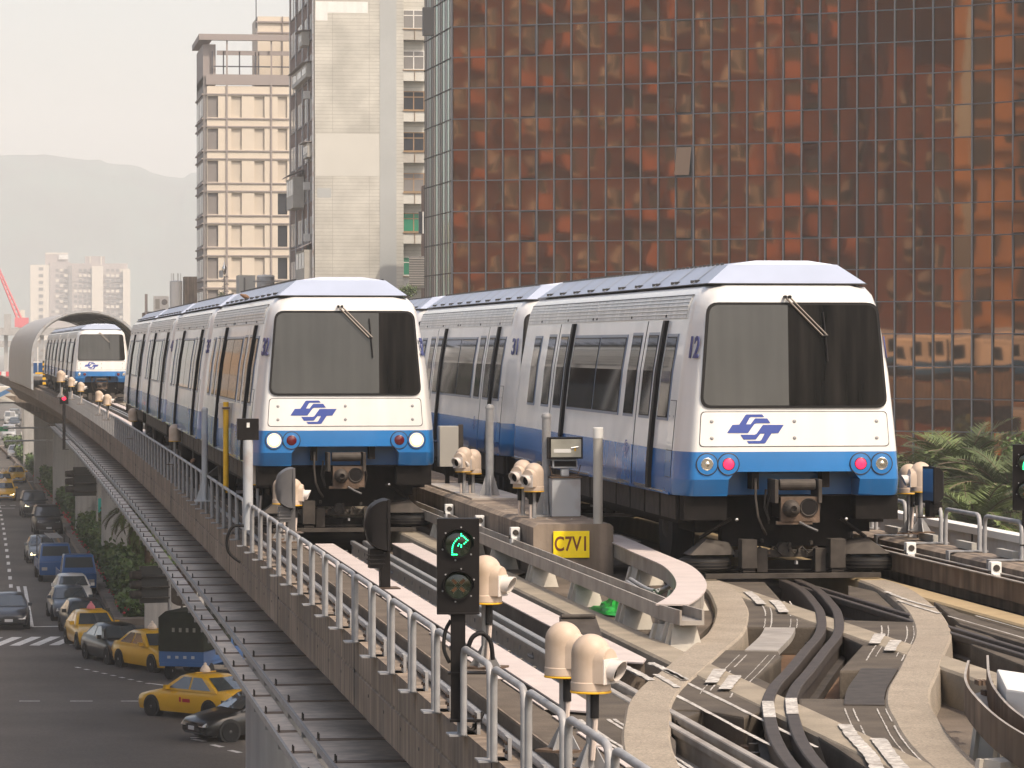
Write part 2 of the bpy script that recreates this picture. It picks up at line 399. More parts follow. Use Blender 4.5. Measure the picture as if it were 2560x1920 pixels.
def carriage(train, y0, x0, rz, lit_head, lit_tail, lead, number=None, refl_x=.35):
    if 'shell' not in CARMESH:
        o = car_shell().build('carriage', smooth=38); CARMESH['shell'] = o.data; bpy.data.objects.remove(o)
        for e in CARMESH['shell'].edges:
            if all(abs(CARMESH['shell'].vertices[v].co.z - 1.115) < .002 for v in e.vertices): e.use_edge_sharp = True
    c = bpy.data.objects.new('carriage', CARMESH['shell']); C.objects.link(c); c.parent = train; c.location = (x0, y0, 0); c.rotation_euler = (0, 0, rz)
    # windscreen, its left part coloured grey to imitate a reflection
    def gasket(mb):
        o = rounded([(-1.06, 1.90), (1.06, 1.90), (.965, 3.07), (-.965, 3.07)], .13); i = rounded([(-1.03, 1.93), (1.03, 1.93), (.937, 3.04), (-.937, 3.04)], .11)
        a, b = front_poly(o, .016, .03); mb.prism(a, b, RUBBER)
    add(c, 'gasket', 'windscreen_seal', gasket)
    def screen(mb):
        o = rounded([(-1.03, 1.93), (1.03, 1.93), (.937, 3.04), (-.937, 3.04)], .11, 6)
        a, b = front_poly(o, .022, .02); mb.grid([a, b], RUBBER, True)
        mb.face(clipx(a, refl_x, 1), SCREENREFL); mb.face(clipx(a, refl_x, -1), SCREEN)
    add(c, 'screen%.2f' % refl_x, 'windscreen', screen)
    def wiper(mb):
        w = lambda x, z, d=.05: (x, lean(z) - d, z)
        for o in (0, .05):
            mb.cyl(w(-.09 + o, 3.13, .0), w(-.09 + o, 3.13, .07), .018, n=8, m=RUBBER)
            mb.tube([w(-.09 + o, 3.125), w(.33 + o, 2.70)], .011, 6, WIPER)
        mb.tube([w(.33, 2.70), w(.38, 2.70)], .014, 6, RUBBER)
        mb.tube([w(.335, 2.96, .035), w(.36, 2.68, .045), w(.38, 2.42, .035)], .011, 6, RUBBER)
    add(c, 'wiper', 'wiper', wiper)
    # hatch under the windscreen with its seam, bolts and emblem
    def hatch(mb):
        o = rounded([(-1.075, 1.475), (1.075, 1.475), (1.05, 1.865), (-1.05, 1.865)], .05, 4); i = [(x * (1 - .008 / abs(x) if x else 1), z + (.008 if z < 1.67 else -.008)) for x, z in o]
        a, b = front_poly(o, .003, .01); mb.prism(a, b, SEAM); a, b = front_poly(i, .007, .012); mb.prism(a, b, WHITE)
        for x in (-.93, 0., .93):
            for z in (1.57, 1.755):
                T = TR((x, lean(z) - .006, z)) @ RX(PI / 2); mb.lathe([(.021, 0), (.021, .004), (.012, .008), (0, .010)], STEEL, T, 10)
    add(c, 'hatch', 'hatch', hatch)
    def emblem(mb):
        for pl in logo_polys(-.44, 1.672, .64 / 458):
            flat_fill(mb, [(x, lean(z) - .0115, z) for x, z in pl], LOGO)
    add(c, 'emblem', 'emblem', emblem, fix=False)
    # lamps
    for sg in (-1, 1):
        for x, k in ((.985, 'headlight'), (.745, 'tail_light')):
            lit = lit_head if k == 'headlight' else lit_tail
            lm = (LAMPON if lit else LAMPOFF) if k == 'headlight' else (REDON if lit else REDOFF)
            def lamp(mb, lm=lm, k=k, lit=lit):
                T = RX(PI / 2)
                mb.lathe([(.125, -.02), (.125, .006), (.118, .012), (.112, .006)], SEAM, T, 28)
                mb.lathe([(.114, -.01), (.114, .008), (.07, .012), (.068, -.004)], BLUE, T, 28)
                bowl = LAMPGLOW if lit and k == 'headlight' else (CHROME if k == 'headlight' else REDOFF)
                mb.lathe([(.098 if lit and k == 'headlight' else .07, .012), (.064, .016), (.058, .010)], bowl, T, 24)
                if k == 'headlight' and not lit: mb.lathe([(.058, .008), (.03, -.004), (.028, .012), (.016, .02), (0, .022)], lm, T, 20)
                else: q = 1.05 if k == 'headlight' else 1.; mb.lathe([(.059 * q, .0165), (.045 * q, .022), (.02, .028), (0, .030)], lm, T, 20)
            add(c, k + str(lit), k, lamp, loc=(sg * x, -.002, 1.285), smooth=40)
    # roof pod with hatch lines and clips
    def pod(mb):
        a0 = [(-.9, .38, 3.285), (.9, .38, 3.285), (.9, LEN - .38, 3.285), (-.9, LEN - .38, 3.285)]
        b0 = [(-.62, .62, 3.50), (.62, .62, 3.50), (.62, LEN - .62, 3.50), (-.62, LEN - .62, 3.50)]
        mb.prism(a0, b0, ROOF)
        mb.prism([(-.6, .64, 3.50), (.6, .64, 3.50), (.6, LEN - .64, 3.50), (-.6, LEN - .64, 3.50)], [(-.3, .66, 3.545), (.3, .66, 3.545), (.3, LEN - .66, 3.545), (-.3, LEN - .66, 3.545)], ROOF)
        mb.box(-.91, .91, .36, LEN - .36, 3.275, 3.2865, SEAM)
        for sg in (1, -1):
            n = 9
            for k in range(n + 1):
                y = 1.3 + (LEN - 2.6) * k / n
                mb.face([(sg * .905, y - .012, 3.285), (sg * .905, y + .012, 3.285), (sg * .625, y + .012, 3.504), (sg * .625, y - .012, 3.504)], SEAM)
                mb.face([(sg * .9055, y + .02, 3.287), (sg * .9055, y + .05, 3.287), (sg * .6255, y + .05, 3.506), (sg * .6255, y + .02, 3.506)], LOUV)
                for dy in (-.13, .13):
                    mb.box(sg * .862 - .03, sg * .862 + .03, y + dy - .028, y + dy + .028, 3.305, 3.335, SEAM)
            for k in range(46):
                y = 1. + (LEN - 2.) * k / 45
                mb.box(sg * .615 - .018, sg * .615 + .018, y - .014, y + .014, 3.498, 3.525, SEAM)
    add(c, 'pod', 'roof_pod', pod)
    # louvres, doors, windows, black door strips on both sides
    for sg in (-1, 1):
        def louv(mb, sg=sg):
            for a, b in ((.66, 6.9), (6.93, LEN - .66)):
                side_panel(mb, sg, a, b, 2.90, 3.16, .014, LOUV)
                for z in (2.945, 2.99, 3.035, 3.08, 3.12):
                    side_panel(mb, sg, a + .01, b - .01, z, z + .010, .021, WHITE); side_panel(mb, sg, a + .01, b - .01, z - .008, z, .016, SEAM2)
            for y in (1.9, 4.2, 6.8, 7.1, 9.2, 11.6): side_panel(mb, sg, y, y + .04, 2.915, 2.945, .024, SEAM)
            side_panel(mb, sg, .64, LEN - .64, 3.155, 3.165, .018, SEAM)
        add(c, 'louv%d' % sg, 'louvre', louv)
        def glazing(mb, sg, a, b, z0=1.80, z1=2.66):
            side_panel(mb, sg, a - .045, b + .045, z0 - .045, z1 + .045, .011, FRAMEB)
            side_panel(mb, sg, a - .012, b + .012, z0 - .012, z1 + .012, .0145, RUBBER)
            side_panel(mb, sg, a, b, z0, z1, .018, GLASSD)
        def door(mb, sg=sg):
            side_panel(mb, sg, 0., 1., 1.42, 2.88, .010, SIDE); side_panel(mb, sg, 0., 1., .96, 1.42, .010, SIDEBLUE)
            side_panel(mb, sg, -.014, 0., .96, 2.88, .006, SEAM); side_panel(mb, sg, 1., 1.014, .96, 2.88, .006, SEAM)
            glazing(mb, sg, .19, .81, 1.79, 2.70)
            side_panel(mb, sg, .1, .9, .965, .985, .014, CHROME)
        for (a, b) in DOORS: add(c, 'door%d' % sg, 'door', door, loc=(0, a, 0))
        for key, a, b in (('wa', 1.02, 1.6), ('wb', 4.35, 6.2), ('wc', 6.3, 8.32), ('wa', 11.4, 11.98)):
            add(c, '%s%d' % (key, sg), 'window', lambda mb, sg=sg, w=b - a: glazing(mb, sg, 0., w, 1.79, 2.68), loc=(0, a, 0))
        def strip(mb, sg=sg): side_panel(mb, sg, 0, .15, .96, 2.88, .045, RUBBER)
        for y in (1.76, 8.5): add(c, 'strip%d' % sg, 'door_seal', strip, loc=(0, y, 0))
        def panel(mb, sg=sg):
            side_panel(mb, sg, .0, .36, 1.42, 1.98, .004, SEAM); side_panel(mb, sg, .008, .352, 1.425, 1.972, .007, WHITE)
            side_panel(mb, sg, .0, .36, 1.12, 1.42, .004, SEAM); side_panel(mb, sg, .008, .352, 1.128, 1.415, .007, BLUE)
            for y in (.07, .29):
                for z in (1.3, 1.8):
                    mb.lathe([(.012, 0), (.008, .006), (0, .007)], STEEL, TR((sg * (hw(z) + .007), y, z)) @ RY(sg * PI / 2), 8)
        add(c, 'panel%d' % sg, 'access_panel', panel, loc=(0, .56, 0))
        def sill(mb, sg=sg):
            mb.box(sg * 1.20 - .09, sg * 1.20 + .09, .7, LEN - .7, .925, .952, SIDEBLUE)
            for k in range(5): mb.box(sg * 1.275 - .03, sg * 1.275 + .012, 1.0 + k * 2.6, 2.8 + k * 2.6, .945, .962, CHROME)
        add(c, 'sill%d' % sg, 'sill', sill)
    if number:
        for sg in (-1, 1):
            al = math.atan2(PROF[5][0] - PROF[7][0], 1.05)
            me = CARMESH.setdefault('n' + number, text_mesh(number, .34, NUMC, .006, .80))
            if sg < 0: mt = TR((-(hw(2.56) - nose(.25) + .004), .25, 2.56)) @ RZ(.262) @ RY(al) @ RZ(-PI / 2) @ RX(PI / 2)
            else: mt = TR((hw(2.56) - nose(.25) + .004, .25, 2.56)) @ RZ(-.262) @ RY(-al) @ RZ(PI / 2) @ RX(PI / 2)
            put_mesh(me, 'number', c, mt)
    # side emblem on the lower wall
    def semb(mb):
        for pl in logo_polys(0, 1.36, .42 / 458):
            flat_fill(mb, [(-(hw(max(.95, min(3, z))) + .0125), -x, z) for x, z in pl], LOGO)
    add(c, 'semb', 'side_emblem', semb, loc=(0, 3.5, 0), fix=False)
    # underneath
    def skirt(mb):
        for sg in (1, -1):
            mb.box(sg * 1.09 - .09, sg * 1.09 + .09, .7, LEN - .7, .60, .925, UNDER)
            for k in range(12): mb.box(sg * 1.185 - .004, sg * 1.185 + .004, .8 + k, 1.7 + k, .64, .9, UNDER2)
            for y in (.16, LEN - .4): mb.box(sg * .97 - .24, sg * .97 + .24, y, y + .26, .66, .928, UNDER)
        mb.box(-1.0, 1.0, .62, LEN - .62, .5, .925, UNDER)
        mb.box(-.72, .72, .5, .7, .35, .93, UNDER)
    add(c, 'skirt', 'skirt', skirt)
    def wheel(mb):
        T = RY(PI / 2)
        mb.lathe([(.30, -.12), (.44, -.13), (.49, -.09), (.5, 0), (.49, .09), (.44, .13), (.30, .12)], RUBBER, T, 28)
        mb.lathe([(.30, -.11), (.2, -.06), (.1, -.15), (0, -.16)], UNDER2, T, 20); mb.lathe([(.30, .11), (.2, .06), (.1, .15), (0, .16)], UNDER2, T, 20)
    for y in (2.1, LEN - 2.1):
        for x in (-.93, .93): add(c, 'wheel', 'wheel', wheel, loc=(x, y, .5), smooth=40)
    def gtyre(mb):
        mb.lathe([(.16, -.06), (.25, -.075), (.285, -.06), (.30, -.02), (.30, .02), (.285, .06), (.25, .075), (.16, .06)], RUBBER, None, 28)
        for z in (-.035, 0, .035): mb.lathe([(.297, z - .004), (.3035, z - .003), (.3035, z + .003), (.297, z + .004)], UNDER2, None, 28)
        mb.lathe([(.16, -.04), (.08, -.05), (0, -.05)], UNDER2, None, 16); mb.lathe([(.16, .04), (.07, .08), (0, .09)], UNDER2, None, 16)
    def gframe(mb, full):
        for sg in (1, -1):
            a = [(sg * .60, .22, .27), (sg * 1.14, .16, .27), (sg * 1.14, .55, .27), (sg * .60, .75, .27)]; b = [(sg * .66, .32, .40), (sg * .92, .30, .44), (sg * .92, .5, .44), (sg * .66, .7, .40)]
            mb.prism(a, b, UNDER2)
            mb.box(sg * .50 - .085, sg * .50 + .085, -.02, .2, .13, .45, UNDER2); mb.box(sg * .50 - .065, sg * .50 + .065, 0, .18, .05, .13, UNDER)
            for z in (.07, .09, .11): mb.box(sg * .50 - .072, sg * .50 + .072, -.006, .186, z, z + .008, UNDER2)
            mb.box(sg * .33 - .06, sg * .33 + .06, .1, .3, .08, .34, UNDER2)
            mb.cyl((sg * .62, .42, .66), (sg * .95, .55, .44), .022, n=8, m=UNDER)
        mb.box(-.62, .62, .22, .32, .24, .32, UNDER2); mb.box(-.5, .5, .3, .36, .08, .2, UNDER)
        mb.cyl((-.06, .18, .33), (-.06, .34, .33), .075, n=14, m=UNDER2)
        rg = random.Random(3)
        for k in range(7):
            x = -.5 + k * .16; mb.tube([(x, .2, .36), (x + .07, .17, .28), (x + .16, .2, .36)], .010, 5, RUST if k % 2 else BLACKM)
        for k in range(14): mb.box(*(lambda x, z: (x, x + .03, .12, .2, z, z + .04))(rg.uniform(-.5, .5), rg.uniform(.1, .42)), rg.choice((UNDER2, RUST, STEEL)) if k % 4 == 0 else UNDER2)
        mb.box(-1.0, .98, -.06, .03, .02, .075, UNDER2)
        mb.box(-.95, .95, .25, .9, .05, .1, UNDER)
    if lead:
        add(c, 'gframe', 'guide_frame', lambda mb: gframe(mb, True), loc=(0, .05, 0), bevel=.006)
        for x in (-.93, .93): add(c, 'gtyre', 'guide_tyre', gtyre, loc=(x, .42, .16), smooth=40)
    # coupler
    def coupler(mb):
        mb.cyl((-.20, -.12, 1.06), (.20, -.12, 1.06), .062, n=16, m=UNDER2)
        for sg in (1, -1):
            mb.box(sg * .245 - .02, sg * .245 + .02, -.2, .2, .86, 1.12, UNDER2); mb.tube([(sg * .26, .0, 1.0), (sg * .30, .06, .8), (sg * .27, .1, .62)], .012, 6, BLACKM)
        mb.box(-.19, .25, -.16, -.10, .64, .93, RUST); mb.box(-.24, .17, -.16, -.12, .62, .66, RUST)
        mb.box(-.15, .2, -.1, .6, .68, .9, UNDER)
        mb.lathe([(.10, 0), (.095, .04), (.07, .12), (.035, .15), (.03, .11), (0, .10)], UNDER2, TR((-.075, -.16, .80)) @ RX(PI / 2), 18)
        mb.lathe([(.105, -.002), (.105, .012), (.09, .012), (.088, .003), (0, .003)], BLACK, TR((.125, -.161, .81)) @ RX(PI / 2), 20)
        mb.tube([(.02, -.17, .65), (.1, -.26, .6), (.19, -.32, .56)], .014, 6, STEEL)
        mb.tube([(-.42, .1, 1.12), (-.43, .04, .9), (-.41, 0, .7), (-.36, 0, .58), (-.3, .1, .5)], .016, 7, UNDER2)
        mb.tube([(-.30, .1, 1.0), (-.33, .04, .8), (-.28, .02, .66)], .014, 7, BLACKM)
        mb.box(-.46, -.38, .1, .35, 1.0, 1.2, UNDER); mb.box(.34, .42, .1, .35, 1.02, 1.2, UNDER)
        for sg in (1, -1): mb.lathe([(.022, 0), (.02, .01), (0, .015)], CHROME, TR((sg * .62, .15, .665)) @ RX(PI / 2), 10)
    if lead: add(c, 'coupler', 'coupler', coupler, bevel=.004)
    def gang(mb): mb.box(-.7, .7, LEN - .1, LEN + .55, .75, 3.1, RUBBER); mb.box(-.5, .5, LEN, LEN + .55, .5, .9, UNDER)
    if number != '##': add(c, 'gang', 'gangway', gang)
    return c
GAP = .5
def train(label, xc, y0, n, numbers, head, tail, refl_x):
    t = thing('train', label, 'train', (xc + bend(y0), y0, 0), math.atan(-(bend(y0 + 30) - bend(y0)) / 30.), 'blue and white rubber tyred trains')
    for k in range(n):
        carriage(t, k * (LEN + GAP), 0, 0, head and k == 0, tail and k == 0, k == 0 or True, numbers[k] if k < len(numbers) else None, refl_x)
    return t
XL, XR = 4.55, 8.50
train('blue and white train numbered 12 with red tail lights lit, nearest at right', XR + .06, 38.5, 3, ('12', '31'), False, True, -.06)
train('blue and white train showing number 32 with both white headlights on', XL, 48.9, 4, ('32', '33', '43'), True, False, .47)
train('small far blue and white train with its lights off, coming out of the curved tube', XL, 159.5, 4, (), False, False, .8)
# ------------------------------------------------------------------ viaduct
via = thing('viaduct', 'elevated concrete railway viaduct with two tracks, cable tray and piers', 'viaduct')
YS = [12 + 4 * k for k in range(13)] + [64 + 6 * k for k in range(28)] + [232]
YS = sorted(set(YS)); YALL = YS + [240 + 8 * k for k in range(12)]
def part(mb, name, par=via, **kw): return mb.build(name, par, **kw)
BED = -.27
mb = MB(); mb.sweep([(3.3, -.9), (10.25, -.9), (10.25, BED), (3.3, BED)], YALL, CONC2); part(mb, 'deck')
mb = MB(); mb.sweep([(3.20, -.82), (3.44, -.9), (3.44, -.17), (3.20, -.17), (3.20, -.46), (3.215, -.47), (3.215, -.49), (3.20, -.5)], YALL, CONC)
for y in frange(14, 170, 9.5): mb.box(3.195 + bend(y), 3.21 + bend(y), y, y + .02, -.82, -.17, SEAM)
rg = random.Random(11)
for k in range(60):
    y = 20 + k * 1.35; mb.lathe([(.016, 0), (.014, .004), (0, .004)], SEAM, TR((3.199 + bend(y), y, -.62 + .04 * rg.random())) @ RY(-PI / 2), 8)
part(mb, 'fascia')
mb = MB(); mb.sweep([(3.44, -.8), (3.46, -.8), (3.46, .0), (3.44, .0)], YS, CONC); part(mb, 'inner_wall')
mb = MB(); mb.sweep([(10.02, -.5), (10.45, -.5), (10.45, .34), (10.40, .36), (10.08, .36), (10.02, .33)], YS, CONC); part(mb, 'parapet_wall')
mb = MB(); mb.sweep([(10.45, -1.2), (10.7, -1.2), (10.7, -.2), (10.45, -.2)], YALL, CONC); part(mb, 'girder')
mb = MB(); mb.sweep([(5.0, -2.3), (8.4, -2.3), (9.6, -.9), (3.9, -.9)], YALL, CONC); part(mb, 'box_girder')
# cable tray plates hung outside the fascia: wide row and a narrow lower row
TRAYJ = M('tray joint', (.17, .125, .095), .7)
def tray(x0, x1, z, name, wid):
    mb = MB(); y = 16.
    while y < 176:
        b = bend(y)
        mb.box(x0 + b, x1 + b, y + .03, y + 1.84, z - .02, z, DECKP)
        mb.box(x0 + b - .015, x0 + b + .015, y + .0, y + 1.9, z - .06, z + .012, RUST if False else STEEL)
        for dy in (0.0, .05): mb.box(x0 + b, x1 + b, y - .035 + dy * 2.2, y - .025 + dy * 2.2, z - .03, z + .008, TRAYJ)
        mb.box(x0 + b + .03, x0 + b + .07, y - .02, y + .10, z - .18, z - .02, STEEL)
        for dy in (-.03, .09): mb.cyl((x0 + b + .04, y + dy, z), (x0 + b + .04, y + dy, z + .07), .008, n=6, m=UNDER2)
        y += 1.9
    return part(mb, name)
tray(2.95, 3.75, -1.3, 'cable_tray', 0); tray(2.70, 2.93, -1.42, 'cable_tray_edge', 0)
# piers under the deck
for k, d in enumerate((80, 187, 226, 268, 310, 352, 400)):
    y = d * .985; x = (6.75 if k else 6.25) + bend(min(y, 330)); mb = MB()
    if k == 0: mb.cyl((x, y, ROAD), (x, y, -3.4), 1.12, n=40, m=PIERM)
    else: mb.box(x - 1.25, x + 1.25, y - .9, y + .9, ROAD, -3.2, PIERM)
    part(mb, 'pier', smooth=40 if k == 0 else None, bevel=.12 if k else 0)
    mb = MB(); mb.prism([(x - 1.3, y - 1.0, -3.3), (x + 1.3, y - 1.0, -3.3), (x + 1.3, y + 1, -3.3), (x - 1.3, y + 1, -3.3)], [(x - 3.0, y - 1.1, -2.32), (x + 3.0, y - 1.1, -2.32), (x + 3.0, y + 1.1, -2.32), (x - 3., y + 1.1, -2.32)], CONC); part(mb, 'pier_cap')
# running paths
RW = .165
def run(xc, y0, y1, m, name='running_path', z=.0):
    ys = [y for y in YS if y0 < y < y1]; ys = [y0] + ys + [y1]
    mb = MB(); mb.sweep([(xc - RW - .03, BED), (xc + RW + .03, BED), (xc + RW, z - .02), (xc + RW - .02, z), (xc - RW + .02, z), (xc - RW, z - .02)], ys, m); return part(mb, name)
run(XL - .95, 14, 232, DARKRUN); run(XL + .93, 14, 232, GRIT2, z=.004); run(XR - .93, 14, 232, GRIT2, z=.004); run(XR + .93, 27, 232, TAN, z=.004)
# crossover
CRS = [(8.50, 41), (8.43, 37.6), (8.03, 34.8), (7.68, 33.0), (7.25, 31.2), (6.74, 29.5), (6.2, 27.7), (5.8, 26.4), (5.49, 25.2), (5.27, 24.1), (5.03, 22.8), (4.83, 21.4), (4.68, 19.8), (4.58, 18), (4.55, 14)]
CP = [(p.x, p.y) for p in spline([Vector(p) for p in CRS], 5)]
def offs(o, y0, y1, z=0.):
    out = []
    for k, (x, y) in enumerate(CP):
        if not (y0 <= y <= y1): continue
        a, b = CP[max(k - 1, 0)], CP[min(k + 1, len(CP) - 1)]; t = Vector((b[0] - a[0], b[1] - a[1])).normalized()
        out.append((x - t.y * o, y + t.x * o))
    return out
def xpath(o0, o1, z, zb, y0, y1, m, name, ch=.02):
    mb = MB(); c = (o0 + o1) / 2; h = (o1 - o0) / 2
    pr = [(-h - .02, zb), (h + .02, zb), (h, z - ch), (h - ch, z), (-h + ch, z), (-h, z - ch)] if ch else [(-h, zb), (h, zb), (h, z), (-h, z)]
    mb.sweep_path(pr, offs(c, y0, y1), m); return part(mb, name)
# offsets: path runs towards the camera, so a positive normal offset lies to its right-hand (east) side
xpath(.93 - RW, .93 + RW, .010, BED, 17, 38.4, GRIT, 'running_path'); xpath(-.93 - RW, -.93 + RW, .010, BED, 17, 39, GRIT, 'running_path')
# slabs bridging the bed level with the paths
def slab(pix, name='slab', z=-.006, m=SLAB, zb=BED):
    a = [P(u, v, z) for u, v in pix]; mb = MB(); mb.prism([(p.x, p.y, zb) for p in a], [(p.x, p.y, z) for p in a], m); return part(mb, name, bevel=.02)
slab([(1800, 1455), (1912, 1455), (1955, 1502), (2046, 1531), (2048, 1568), (1850, 1567), (1862, 1530)])
slab([(1640, 1772), (1690, 1690), (1800, 1624), (1946, 1628), (1953, 1642), (1893, 1692), (1935, 1712), (1928, 1772), (1860, 1792), (1760, 1775)])
slab([(2108, 1550), (2312, 1556), (2300, 1612), (2250, 1674), (2098, 1676), (2156, 1612), (2107, 1590)])
slab([(1996, 1746), (2240, 1748), (2240, 1780), (2300, 1860), (2360, 1935), (2190, 1935), (2090, 1868), (2000, 1812)])
slab([(1380, 1748), (1470, 1722), (1580, 1738), (1620, 1775), (1690, 1850), (1690, 1935), (1480, 1935)])
slab([(2330, 1500), (2400, 1530), (2570, 1578), (2570, 1612), (2400, 1560)])
slab([(2385, 1560), (2430, 1612), (2570, 1668), (2570, 1640), (2470, 1585)], z=-.03)
slab([(1660, 1745), (1770, 1775), (1690, 1800)], z=-.02)
slab([(2120, 1462), (2190, 1478), (2235, 1520), (2190, 1520), (2120, 1490)], z=-.04)
mb = MB(); a = [P(u, v, -.26) for u, v in ((1870, 1590), (2045, 1590), (2060, 1640), (2000, 1700), (1940, 1712), (1900, 1690), (1960, 1640))]; mb.face([(p.x, p.y, -.264) for p in a], RUSTBED); part(mb, 'rusty_bed')
mb = MB(); a = [P(u, v, -.26) for u, v in ((1640, 1780), (1900, 1780), (2000, 1830), (2060, 1935), (1680, 1935))]; mb.face([(p.x, p.y, -.263) for p in a], RUSTBED); rb = random.Random(4)
for k in range(22):
    q = P(rb.uniform(1700, 1980), rb.uniform(1795, 1925), -.26); w = rb.uniform(.02, .07); mb.box(q.x - w, q.x + w, q.y - w * 2, q.y + w * 2, -.262, -.262 + rb.uniform(.02, .09), rb.choice((UNDER2, RUST, UNDER, CONC2)))
part(mb, 'rusty_bed')
mb = MB(); a = [P(u, v, -.26) for u, v in ((2070, 1640), (2130, 1640), (2190, 1730), (2180, 1760), (2010, 1750), (2000, 1720))]; mb.face([(p.x, p.y, -.264) for p in a], RUSTBED); part(mb, 'rusty_bed')
# signal mats between the running paths, cut in lengths
def mats(x0, x1, y0, y1, name='signal_mat', taper=True):
    mb = MB(); y = y0; L_ = 2.6
    while y < y1 - .01:
        e = min(y + L_, y1); b = bend(y)
        if y == y0 and taper: mb.prism([(x0 + b + .18, y, .012), (x1 + b, y + .35, .012), (x1 + b, e - .008, .012), (x0 + b, e - .008, .012), (x0 + b, y + .2, .012)], [(x0 + b + .18, y, .024), (x1 + b, y + .35, .024), (x1 + b, e - .008, .024), (x0 + b, e - .008, .024), (x0 + b, y + .2, .024)], MAT_)
        else: mb.box(x0 + b, x1 + b, y, e - .008, .012, .024, MAT_)
        y = e
    part(mb, name)
    mb = MB(); mb.sweep([(x0 + .02, BED), (x1 - .02, BED), (x1 - .02, .012), (x0 + .02, .012)], [y0 + .3] + [y for y in YS if y0 < y < y1] + [y1], CONC2); part(mb, 'mat_bed')
mats(XL - .67, XL - .43, 24.6, 46); mats(XL + .33, XL + .60, 28.4, 46); mats(XL - .67, XL - .43, 62, 158, taper=False); mats(XL + .33, XL + .60, 62, 158, taper=False)
mats(XR - .6, XR - .33, 46, 150, taper=False)
# narrow broken strip of sheet on the left path
mb = MB(); rg = random.Random(5)
for y in frange(18, 46, 1.15):
    w = rg.uniform(.05, .13); mb.box(XL - .765 - w * .6, XL - .765 + .03, y, y + rg.uniform(.7, 1.13), .006, .012 + rg.random() * .004, MAT_)
part(mb, 'worn_sheet')
# centre guide rails
def rails(y0, y1, xc, m, base=True):
    for o in (-.082, .082):
        mb = MB(); x = xc + o; ys = [y0] + [y for y in YS if y0 < y < y1] + [y1]
        mb.sweep([(x - .03, -.045), (x - .012, -.055), (x - .012, -.17), (x - .065, -.185), (x - .065, -.2), (x + .065, -.2), (x + .065, -.185), (x + .012, -.17), (x + .012, -.055), (x + .03, -.045), (x + .03, -.004), (x + .024, .004), (x - .024, .004), (x - .03, -.004)], ys, m)
        if base and o < 0:
            for y in frange(y0 + .3, min(y1, 48), .78):
                X = x - .085
                mb.box(X - .07, X + .05, y - .07, y + .07, -.27, -.205, SUPP)
                for r, a, b in ((.045, -.205, -.185), (.030, -.185, -.17), (.04, -.17, -.155), (.018, -.155, -.125)): mb.cyl((X, y, a), (X, y, b), r, n=10, m=SUPP)
                mb.box(x - .02, x - .011, y - .2, y - .17, -.1, -.06, STEEL)
            for y in (30.4, 36.2, 41.9):
                for q in range(5): mb.cyl((x - .012, y + q * .06, -.10), (x - .03, y + q * .06, -.10), .016, n=6, m=STEEL)
        part(mb, 'guide_rail', smooth=30)
rails(27.2, 47, XL, RAILM); rails(14, 27.2, XL, BEAM, False); rails(60, 158, XL, RAILM, False); rails(14, 37.5, XR - .02, RAILD, False)
mb = MB(); mb.sweep([(XL - .3, BED), (XL + .22, BED), (XL + .22, -.27), (XL - .3, -.27)], [y for y in YS if y < 60], CONC2); part(mb, 'rail_plinth')
mb = MB(); mb.sweep([(XR - .16, BED), (XR + .12, BED), (XR + .12, -.19), (XR - .16, -.19)], [14, 20, 26, 32, 37], UNDER2); part(mb, 'rail_plinth')
for o in (-.082, .082):
    mb = MB(); mb.sweep_path([(-.045, -.06), (-.015, -.07), (-.015, -.2), (.015, -.2), (.015, -.07), (.045, -.06), (.045, .012), (.038, .02), (-.038, .02), (-.045, .012)], offs(o, 19, 39), RAILD)
    part(mb, 'curved_guide_rail', smooth=30)
mb = MB()
for k, (x, y) in enumerate(offs(-.2, 20, 36)[::2]):
    mb.box(x - .07, x + .07, y - .07, y + .07, BED, -.2, RUST); mb.cyl((x, y, -.2), (x, y, -.13), .035, n=8, m=UNDER2)
xp = xpath(-.16, .16, -.19, BED, 20, 38, UNDER2, 'curved_rail_bed', 0)
part(mb, 'rail_chair')
# painted marks: white bands where the guide tyres and shoes cross, thin worn outlines
def ribbon(pts, w, z, m, rag=.0):
    mb = MB(); rows = []; rg = random.Random(len(pts) * 7 + int(w * 1000))
    q = spline([Vector(p) for p in pts], 14) if len(pts) > 1 else pts
    for k, p in enumerate(q):
        a, b = q[max(k - 1, 0)], q[min(k + 1, len(q) - 1)]; t = (b - a).normalized(); n = Vector((-t.y, t.x))
        e0 = .45 * (e0 if k else 0) + rg.uniform(-.6, .6) * rag; e1 = .45 * (e1 if k else 0) + rg.uniform(-.6, .6) * rag
        rows.append([(p.x + n.x * (w / 2 + e0), p.y + n.y * (w / 2 + e0), z), (p.x - n.x * (w / 2 + e1), p.y - n.y * (w / 2 + e1), z)])
    mb.grid(rows, m); return part(mb, 'painted_mark', fix=False)
ZP = .017
for o, ya, yb in ((-.34, 31.9, 35.4), (-.58, 31.9, 35.4), (-.34, 25.6, 29.3), (-.58, 25.6, 29.3), (.5, 28.2, 32.4), (.73, 28.2, 32.4), (.5, 20.5, 25.2), (.73, 20.5, 25.2)):
    for d in (-.03, .03):
        a = [Vector(q) for q in offs(o + d, ya, yb)]; k = 0
        while k < len(a) - 3:
            n = rg.randint(3, 6); ribbon(a[k:k + n + 1], rg.uniform(.006, .013), -.001, PAINT, .004); k += n + (rg.random() < .35)
for o in (-.33, -.60):
    for pix in (((1780, 1640), (1810, 1620), (1830, 1600)),): pass
def band(pix, w, z=ZP): ribbon([Vector((P(u, v, z).x, P(u, v, z).y)) for u, v in pix], w, z, PAINT, .008)
band([(1662, 1674), (1688, 1687), (1712, 1700)], .05); band([(1640, 1685), (1668, 1702), (1695, 1718)], .05)
band([(1800, 1672), (1790, 1686), (1778, 1706)], .10); band([(1838, 1688), (1826, 1704), (1812, 1722)], .10)
